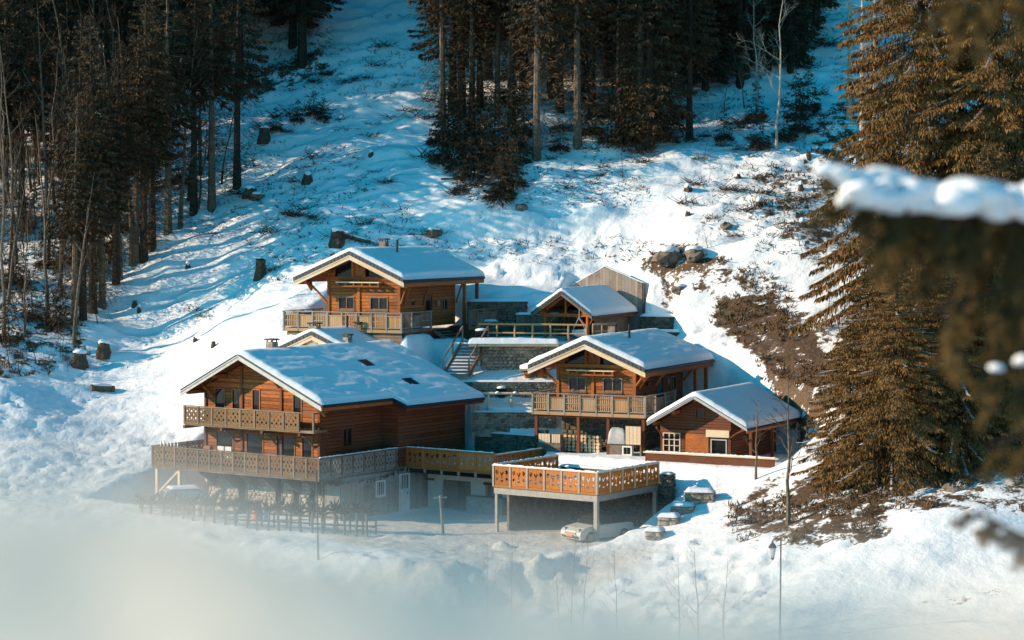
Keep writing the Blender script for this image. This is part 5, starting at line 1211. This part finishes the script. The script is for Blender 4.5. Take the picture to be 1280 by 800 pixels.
for (px, Y, i, sc, lb) in ((1115, 115.5, 1, .95, 'broad golden spruce nearest the cabin on the bank above the near snow field'), (1062, 117.5, 2, .9, 'smaller golden spruce between the broad one and the brown bank'), (1195, 116.5, 1, .9, 'golden spruce with dark gaps right behind the low golden bough'), (1265, 117, 2, 1.0, 'golden spruce half hidden by the hanging golden bough'), (1150, 121, 1, 1.05, 'taller golden spruce behind the broad one'), (1240, 124, 1, 1.1, 'dark golden spruce in the second row behind the near bough'), (1085, 124, 2, .95, 'slim golden spruce at the foot of the brown bank'), (1320, 119, 1, 1, 'golden spruce beside the one behind the hanging bough')):
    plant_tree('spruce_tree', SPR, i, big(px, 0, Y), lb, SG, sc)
LAR = [spruce(17, 1.7, .1, 61, M['larch_twig'], M['birch'], .5, 6, 10, .4, .07, .7, .5, False, 0, .1, .25)]
for (px, py, sc) in ((1078, 222, 1.0), (1094, 230, 1.05), (1062, 150, .9)):
    plant_tree('larch_tree', LAR, 0, on_ground(px, py, 140), 'thin leafless larch with pale stem left of the huge spruce', 'larches beside the huge spruce', sc)
# shrubs
HL = 'small leafless shrub poking out of the snow slope'; HG = 'leafless shrubs on the slope'
for (px, py, sc) in ((778, 222, 1.1), (830, 200, .8), (880, 205, .9), (545, 20, 1.2), (700, 245, .5), (885, 312, .8), (870, 315, .9), (1000, 310, 1), (60, 470, 1.1), (45, 455, 1.2), (25, 470, 1.1), (75, 450, 1.2), (12, 440, 1.2), (85, 465, .7), (820, 150, 1.5), (840, 145, 1.5), (905, 140, 1.4), (895, 150, 1.2), (375, 650, .6), (640, 230, 1), (665, 190, 1), (1040, 300, 1.3), (1055, 340, 1.2), (1050, 420, 1.2), (1035, 390, 1)):
    plant_tree('leafless_shrub', SHRUB, rnd.randrange(2), on_ground(px, py, 112), HL, HG, sc, None, .2, 'shrub')
VL = 'spindly leafless sapling rising from the low ground near the road'; VG = 'saplings near the road'
SAP = [bare_tree(5, 71, M['twig'], .08, .5, 4, .035, .15, 9), bare_tree(4, 72, M['twig'], .1, .6, 4, .03, .12, 9)]
for (px, py, sc) in ((850, 810, 1.1), (872, 815, 1.0), (905, 805, .9), (640, 790, 1), (700, 800, 1.0), (715, 790, 1), (730, 795, .9), (610, 780, .9), (770, 790, .9)):
    plant_tree('sapling', SAP, rnd.randrange(2), on_ground(px, py, 92), VL, VG, sc, None, 0)
LT = bare_tree(9, 81, M['bark_grey'], .28, .5, 4, .15, .3, 8)
plant_tree('bare_tree', [LT], 0, on_ground(985, 655, 100), 'leaning bare tree with forked stem beside the cabin', None, .78, 2.6)
plant_tree('bare_tree', [LT], 0, on_ground(945, 600, 110), 'small bare tree reaching in front of the cabin roof', None, .5, .4)

# ------------------------------------------------------------------ litter of the slope: stumps, logs, rocks, brush
def stump(label, px, py, r, h, snow=True):
    h *= .85; p = on_ground(px, py, 112); t = thing('tree_stump', label, 'stump', p, rnd.uniform(0, 6), 'small stumps on the slope' if label.startswith('small dark') else None); m = MB(); n = 11; rd = random.Random(px)
    rs = [1 + rd.uniform(-.15, .2) for _ in range(n)]
    for (z, k) in ((-.4, 1.5), (.1, 1.25), (h * .5, 1.0), (h, .95)):
        for i in range(n): a = 6.283 * i / n; m.v.append((math.cos(a) * r * k * rs[i], math.sin(a) * r * k * rs[i], z + (rd.uniform(-.12, .08) if z == h else 0)))
    for j in range(3):
        for i in range(n): q = (i + 1) % n; m.f.append((j*n+i, j*n+q, (j+1)*n+q, (j+1)*n+i))
    m.f.append(tuple(3 * n + i for i in range(n))); m.build('wood', M['stump'], t)
    if snow: MB().lathe([(r * .9, h - .08), (r * .95, h + .1), (r * .6, h + .22), (.03, h + .26)], 11).build('snow_cap', M['snow_roof'], t, True)
stump('broad cut stump with snow on top lower on the slope beside the forest edge', 100, 458, .5, .95); stump('second cut stump with snow cap just above the broad one', 130, 441, .42, .8)
stump('dark upright broken stump beside the highest chalet', 326, 347, .35, 1.4, False); stump('split stump with roots directly above the highest chalet roof', 422, 306, .45, 1.0); stump('dark stump in the snow under the left forest corner', 331, 176, .4, 1.0); stump('small stump beside the forest edge stems', 312, 243, .45, .5)
stump('snow-buried stump between the forest and the tree belt', 385, 225, .3, .5)
for k in range(15):
    px, py = rnd.choice([(rnd.uniform(320, 530), rnd.uniform(90, 330)), (rnd.uniform(860, 1030), rnd.uniform(190, 300)), (rnd.uniform(150, 330), rnd.uniform(330, 440))])
    stump('small dark stump poking out of the rough snow slope', int(px), int(py), rnd.uniform(.12, .26), rnd.uniform(.2, .5), rnd.random() < .6)
def log(label, px, py, L, r, ang):
    p = on_ground(px, py, 112); t = thing('fallen_log', label, 'log', p + Vector((0, 0, r * .6)), ang)
    s = (gz(p.x + .5 * math.cos(ang), p.y + .5 * math.sin(ang)) - gz(p.x - .5 * math.cos(ang), p.y - .5 * math.sin(ang)))
    MB().tube([(-L / 2, 0, -s * L / 2), (0, .03, 0), (L / 2, 0, s * L / 2)], [r, r * .95, r * .85], 9).build('wood', M['bark_grey'], t)
    MB().tube([(-L * .4, 0, -s * L * .4 + r * .8), (0, .02, r * .8), (L * .38, 0, s * L * .38 + r * .75)], [r * .5, r * .6, r * .4], 7).build('snow_cap', M['snow_roof'], t, True)
log('short thick log lying in the trodden snow left of the large chalet', 128, 490, 1.6, .27, .5); log('dark log against the stump above the highest chalet', 445, 302, 2.0, .18, -.1); log('thin fallen trunk across the brush below the tree belt', 590, 222, 4.5, .09, .1); log('pale fallen trunk propped among the belt spruces', 745, 150, 5.0, .1, .8)
def rock(label, px, py, r, snow=True, name='boulder'):
    p = on_ground(px, py, 112); t = thing(name, label, 'rock', p, rnd.uniform(0, 6)); rd = random.Random(px * 7 + py); m = MB(); n, k = 10, 6
    for j in range(k):
        e = math.pi * (j + .5) / k - math.pi / 2
        for i in range(n): a = 6.283 * i / n; q = r * rd.uniform(.75, 1.15); m.v.append((math.cos(a) * math.cos(e) * q * 1.3, math.sin(a) * math.cos(e) * q, math.sin(e) * q * .8 + r * .2))
    for j in range(k - 1):
        for i in range(n): q = (i + 1) % n; m.f.append((j*n+i, j*n+q, (j+1)*n+q, (j+1)*n+i))
    m.f.append(tuple(range(n - 1, -1, -1))); m.f.append(tuple((k - 1) * n + i for i in range(n))); m.build('stone', M['rock'], t)
    if snow: MB().lathe([(r * .9, r * .68), (r * .8, r * .95), (r * .4, r * 1.1), (.02, r * 1.12)], 10).build('snow_cap', M['snow_roof'], t, True)
rock('largest brown boulder of the outcrop above the board gable', 835, 330, .9); rock('second boulder right of the largest one in the outcrop', 868, 322, .7); rock('small rock in the lower strip of outcrop by the board gable', 850, 366, .45); rock('rock beside the footpath on the white slope', 908, 287, .4, False); rock('dark rock heap directly above the right end of the highest chalet roof', 543, 294, .55); rock('small dark rock at the edge of the near snow field', 1188, 662, .35, False); rock('rock with shadow under the tree belt shrubs', 652, 262, .4, False); rock('dark rock at the forest edge above the trodden slope', 322, 250, .5)
def brush(n, seed, L, mat):
    rd = random.Random(seed); m = MB()
    for k in range(n):
        a = rd.uniform(0, 6.28); p = Vector((rd.gauss(0, .5), rd.gauss(0, .5), rd.uniform(0, .25))); e = Vector((math.cos(a), math.sin(a), rd.uniform(-.1, .7))) * L * rd.uniform(.4, 1.1)
        m.tube([p, p + e * .5 + rvec(rd, .1), p + e + rvec(rd, .15)], [.03, .02, .006], 3, False)
    return m.mesh('branches', mat)
BR = [brush(46, 1, 1.1, M['twig']), brush(30, 2, .8, M['bark']), brush(60, 3, 1.4, M['twig'])]
BRL = [(395 + rnd.gauss(0, 60), rnd.uniform(60, 330), rnd.randrange(3), rnd.uniform(.5, 1.0)) for _ in range(34)] + [(rnd.uniform(840, 1050), rnd.uniform(150, 300), rnd.randrange(3), rnd.uniform(.5, 1.0)) for _ in range(26)] + [(rnd.uniform(690, 860), rnd.uniform(190, 240), rnd.randrange(3), rnd.uniform(.4, .8)) for _ in range(10)]
for (px, py, i, sc) in BRL + list(((395, 140, 2, 1.1), (370, 148, 0, 1.1), (405, 155, 1, 1.1), (335, 165, 2, 1), (350, 150, 0, 1), (300, 245, 0, 1), (318, 250, 1, 1), (500, 110, 1, .9), (520, 65, 1, 1), (470, 85, 0, .8), (530, 150, 2, 1), (540, 130, 0, 1), (450, 200, 1, .6), (455, 240, 1, .7), (370, 275, 1, .8), (425, 300, 0, 1), (430, 165, 1, .8), (338, 340, 0, .8), (350, 352, 1, .8), (540, 296, 0, .8), (245, 390, 1, .9), (258, 400, 1, .8), (540, 200, 2, 1.2), (600, 235, 2, 1.2), (575, 246, 2, 1), (660, 190, 2, 1), (780, 175, 2, 1.3), (740, 190, 0, 1.1), (805, 195, 2, 1), (860, 180, 0, 1), (905, 185, 0, .8), (930, 190, 0, .9), (955, 190, 2, 1), (985, 180, 2, 1.1), (1010, 170, 2, 1.1), (1020, 120, 0, 1), (700, 165, 2, 1.2), (830, 180, 2, 1), (920, 160, 0, 1.2), (945, 155, 2, 1), (1000, 110, 2, 1), (480, 60, 0, 1), (1030, 60, 2, 1.2), (1010, 90, 0, 1.1), (720, 130, 2, 1.2), (660, 130, 2, 1.2), (560, 120, 2, 1))):
    t = link('brush_pile', BR[i], None, on_ground(px, py, 112), (0, 0, rnd.uniform(0, 6))); t.scale = (sc,) * 3
    z_ = 0 if px < 520 else (1 if px < 870 else 2)
    tag(t, ('dark tangle of twigs on the open snow slope beside the left forest', 'dark tangle of twigs at the foot of the upper spruce belt', 'dark tangle of twigs on the snow above the brown bank')[z_], 'brush', ('brush by the left forest', 'brush under the belt', 'brush above the brown bank')[z_])
# uncountable small litter and dead grass
def scatter(name, pts, kind, mat, label):
    P, D, W_ = [], [], []; g = np.random.default_rng(len(pts))
    for p in pts:
        k = 7 if kind else 4; P.append(np.tile(np.array(p), (k, 1)) + g.normal(0, .10 if kind else .15, (k, 3)) * [1, 1, .1])
        d = g.normal(0, .45, (k, 3)); d[:, 2] = g.uniform(.3, 1.0, k) if kind else g.uniform(.0, .5, k); d = unit(d) * g.uniform(.2, .5, (k, 1)) * (1 if kind else 1.1)
        D.append(d); W_.append(unit(np.cross(d, g.normal(0, 1, (k, 3)))) * (.035 if kind else .03))
    V, F = diamonds(np.concatenate(P), np.concatenate(D), np.concatenate(W_)); tag(link(name, np_mesh(name, V, F, mat, False)), label, 'grass' if kind else 'twigs', None, 'stuff')
jj, ii = np.nonzero((bare > .42) & (GY > 100) & (GY < 200) & (np.abs(GX) < 48)); pk = RNG.permutation(len(jj))[:5200]
nb_ = fbm(GX[jj, ii] / 2.2, GY[jj, ii] / 2.2, 77, 3)
pts = [(GX[jj[k], ii[k]], GY[jj[k], ii[k]], GH[jj[k], ii[k]]) for k in pk if nb_[k] + bare[jj[k], ii[k]] > .55]
scatter('dead_grass', pts, True, M['deadgrass'], 'brown dead grass and bracken on the bare banks')
pts = []
while len(pts) < 2100:
    px, py = rnd.uniform(230, 1050), rnd.uniform(20, 330)
    if vnoise(np.array(px / 70), np.array(py / 40), 8) < .5: continue
    pts.append(tuple(on_ground(px, py, 140)))
while len(pts) < 3300: px, py = rnd.uniform(0, 250), rnd.uniform(40, 460); pts.append(tuple(on_ground(px, py, 128))) if py < 470 - px * .8 else None
scatter('twig_litter', pts, False, M['twig'], 'dark twigs and stalks sticking out of the snow')

# ------------------------------------------------------------------ near the viewer: snow-laden spruce bough, snow-capped rail
def bough(name, label, p0, p1, seed, ncl, tlen, hang, snow_r=0, ntw=15, nd_=46, snow_n=16, droop=.1, fan=.55, s0=.03):
    """a spruce bough: stem, hanging clumps of twigs with needles, lumps of snow along the top"""
    rd = random.Random(seed); g = np.random.default_rng(seed); p0 = Vector(p0); p1 = Vector(p1); ax_ = p1 - p0; L = ax_.length
    t = thing(name, label, 'branch', p0); m = MB()
    def sp(s): return ax_ * s + Vector((0, 0, -droop * L * s * s))
    m.tube([sp(k / 8) for k in range(9)], [.02 * (1 - .85 * k / 8) + .003 for k in range(9)], 7); m.build('stem', M['bark'], t)
    P, D, W_ = [], [], []; tm = MB()
    for c in range(ncl):
        s = s0 + (.99 - s0) * (c + rd.random() * .7) / ncl; b0 = sp(s); cl = tlen * rd.uniform(.55, 1.2) * (1.1 - .5 * s)
        cd = (ax_.normalized() * rd.uniform(.0, .7) + Vector((rd.uniform(-.25, .25), rd.uniform(-.7, .7), -hang * rd.uniform(.5, 1.4)))).normalized(); tip = b0 + cd * cl
        tm.tube([b0, b0.lerp(tip, .5) + rvec(rd, .02), tip], [.007, .005, .002], 4, False)
        for k in range(ntw):
            u = rd.uniform(.05, .95); q0 = b0.lerp(tip, u); d = (cd * .8 + rvec(rd, fan) + Vector((0, 0, -.15))).normalized(); ln = cl * rd.uniform(.22, .42) * (1.15 - .5 * u); e = q0 + d * ln
            tm.tube([q0, e], [.003, .0015], 3, False)
            w = g.uniform(0.02, 1, nd_); bp = np.array(q0) + np.array(d * ln) * w[:, None]; q = unit(g.normal(0, 1, (nd_, 3)) + np.array(d) * 1.0) * g.uniform(.018, .032, (nd_, 1))
            P.append(bp); D.append(q); W_.append(unit(np.cross(q, g.normal(0, 1, (nd_, 3)))) * .0028)
    tm.build('twigs', M['bark'], t)['kind'] = 'stuff'
    V, F = diamonds(np.concatenate(P), np.concatenate(D), np.concatenate(W_)); o = link('needles', np_mesh('needles', V, F, M['needle_fg'], False), t); o['kind'] = 'stuff'
    for k in range(snow_n if snow_r else 0):
        s = .1 + .88 * (k + rd.uniform(-.3, .3)) / max(1, snow_n - 1); r = snow_r * rd.uniform(.55, 1.5) * (1.1 - .35 * s); c = sp(s) + Vector((0, rd.uniform(-.12, .06), r * rd.uniform(-.3, 1.0))); mm = MB(); ph = rd.uniform(0, 6)
        for j in range(9):
            e = math.pi * (j + .5) / 9 - math.pi / 2
            for i in range(14): a = 6.283 * i / 14; q = r * (1 + (.2 * math.sin(2 * a + ph) + .14 * math.sin(5 * a - ph)) * math.cos(e)); mm.v.append((c.x + math.cos(a) * math.cos(e) * q * 1.5, c.y + math.sin(a) * math.cos(e) * q * 1.2, c.z + math.sin(e) * q * .75 - .35 * r * math.cos(a) * math.cos(e) * math.sin(ph) - (.35 * r * math.cos(e) ** 2 * math.sin(3 * a + ph) if e < 0 else 0)))
        for j in range(8):
            for i in range(14): q = (i + 1) % 14; mm.f.append((j*14+i, j*14+q, (j+1)*14+q, (j+1)*14+i))
        mm.f.append(tuple(range(13, -1, -1))); mm.f.append(tuple(112 + i for i in range(14)))
        mm.build('snow_lump', M['snow_roof'], t, True)
    return t
bough('spruce_bough', 'near out-of-focus spruce bough thickly laden with snow', at(1460, 290, 9.4), at(1062, 236, 9.0), 1, 46, .36, .85, .066, 18, 46, 36, .03)
bough('spruce_bough', 'dark lower twigs hanging close under the laden bough', at(1470, 290, 9.8), at(1120, 262, 9.4), 12, 40, .44, .9, 0, 16, 44, 0, .03)
bough('spruce_bough', 'short near snowy spruce twig just above the laden bough tip', at(1140, 240, 9.3), at(1026, 214, 9.0), 2, 7, .12, .4, .045, 8, 34, 7, 0)
bough('spruce_bough', 'near blurred spruce bough hanging in the upper right corner', at(1470, -90, 9.3), at(1180, -20, 9.0), 3, 22, .42, .9, 0, 16, 44, 0, .05)
bough('spruce_bough', 'near blurred bough drooping below the snow-laden one', at(1460, 330, 9.5), at(1170, 345, 9.1), 4, 24, .46, 1.0, 0, 16, 44, 0, .12)
bough('spruce_bough', 'golden blurred bough with a few snow lumps below the drooping one', at(1460, 400, 9.3), at(1215, 430, 9.0), 5, 13, .45, 1.0, .024, 15, 44, 4, .15)
bough('spruce_bough', 'lowest golden blurred bough hanging before the golden spruces', at(1460, 500, 9.3), at(1235, 530, 9.0), 8, 7, .36, 1.0, 0, 14, 44, 0, .1)
bough('spruce_bough', 'small dark blurred twig in front of the near snow field', at(1420, 740, 8.6), at(1222, 652, 8.4), 6, 12, .2, .35, 0, 7, 34, 0, -.05, .7, .45)
ry = .65
rl = thing('balcony_rail', 'completely blurred snow-capped rail right before the viewpoint', 'railing', (0, ry, -1.7)); ZB[rl.name] = -1.7
MB().box(-2.5, 2.5, -.05, .05, -.27, -.2).build('handrail', M['grey'], rl)
for x in (-2.4, -1.2, 1.2, 2.4): MB().box(x - .05, x + .05, -.05, .05, -2.0, -.27).build('post', M['grey'], rl)
MB().box(-2.5, 2.5, -.03, .03, -1.3, -1.22).build('lower_rail', M['grey'], rl)
kx = np.array([-2.6, -1.2, -.5, -.30, -.16, -.11, -.075, -.05, -.02, 0, .03, .06, .10, .15, .3, .6, 1.3, 2.6]); kz = np.array([-.1, -.09, -.085, -.076, -.0745, -.076, -.082, -.088, -.092, -.094, -.097, -.102, -.108, -.111, -.112, -.12, -.10, -.11])
def cap_top(x, y): return -.2
nX, nY = 420, 17; xs_ = np.linspace(-2.5, 2.5, nX); th_ = np.linspace(0, math.pi, nY); XX, TT = np.meshgrid(xs_, th_)
HT = np.interp(XX, kx, kz) + .2 + .006 * fbm(XX / .05, TT, 3, 2); V = np.stack([XX, -np.cos(TT) * .085 * (1 + .15 * fbm(XX / .2, TT * 0, 9, 2)), -.2 + HT * np.sin(TT) ** .6], -1).reshape(-1, 3)
V[:, 2] += 1.7
i2 = np.arange(nX * nY).reshape(nY, nX); Fc = np.stack([i2[:-1, :-1], i2[:-1, 1:], i2[1:, 1:], i2[1:, :-1]], -1).reshape(-1, 4)
o = bpy.data.objects.new('snow_cap', np_mesh('snow_cap', V, Fc, M['old_snow'])); COL.objects.link(o); o.parent = rl
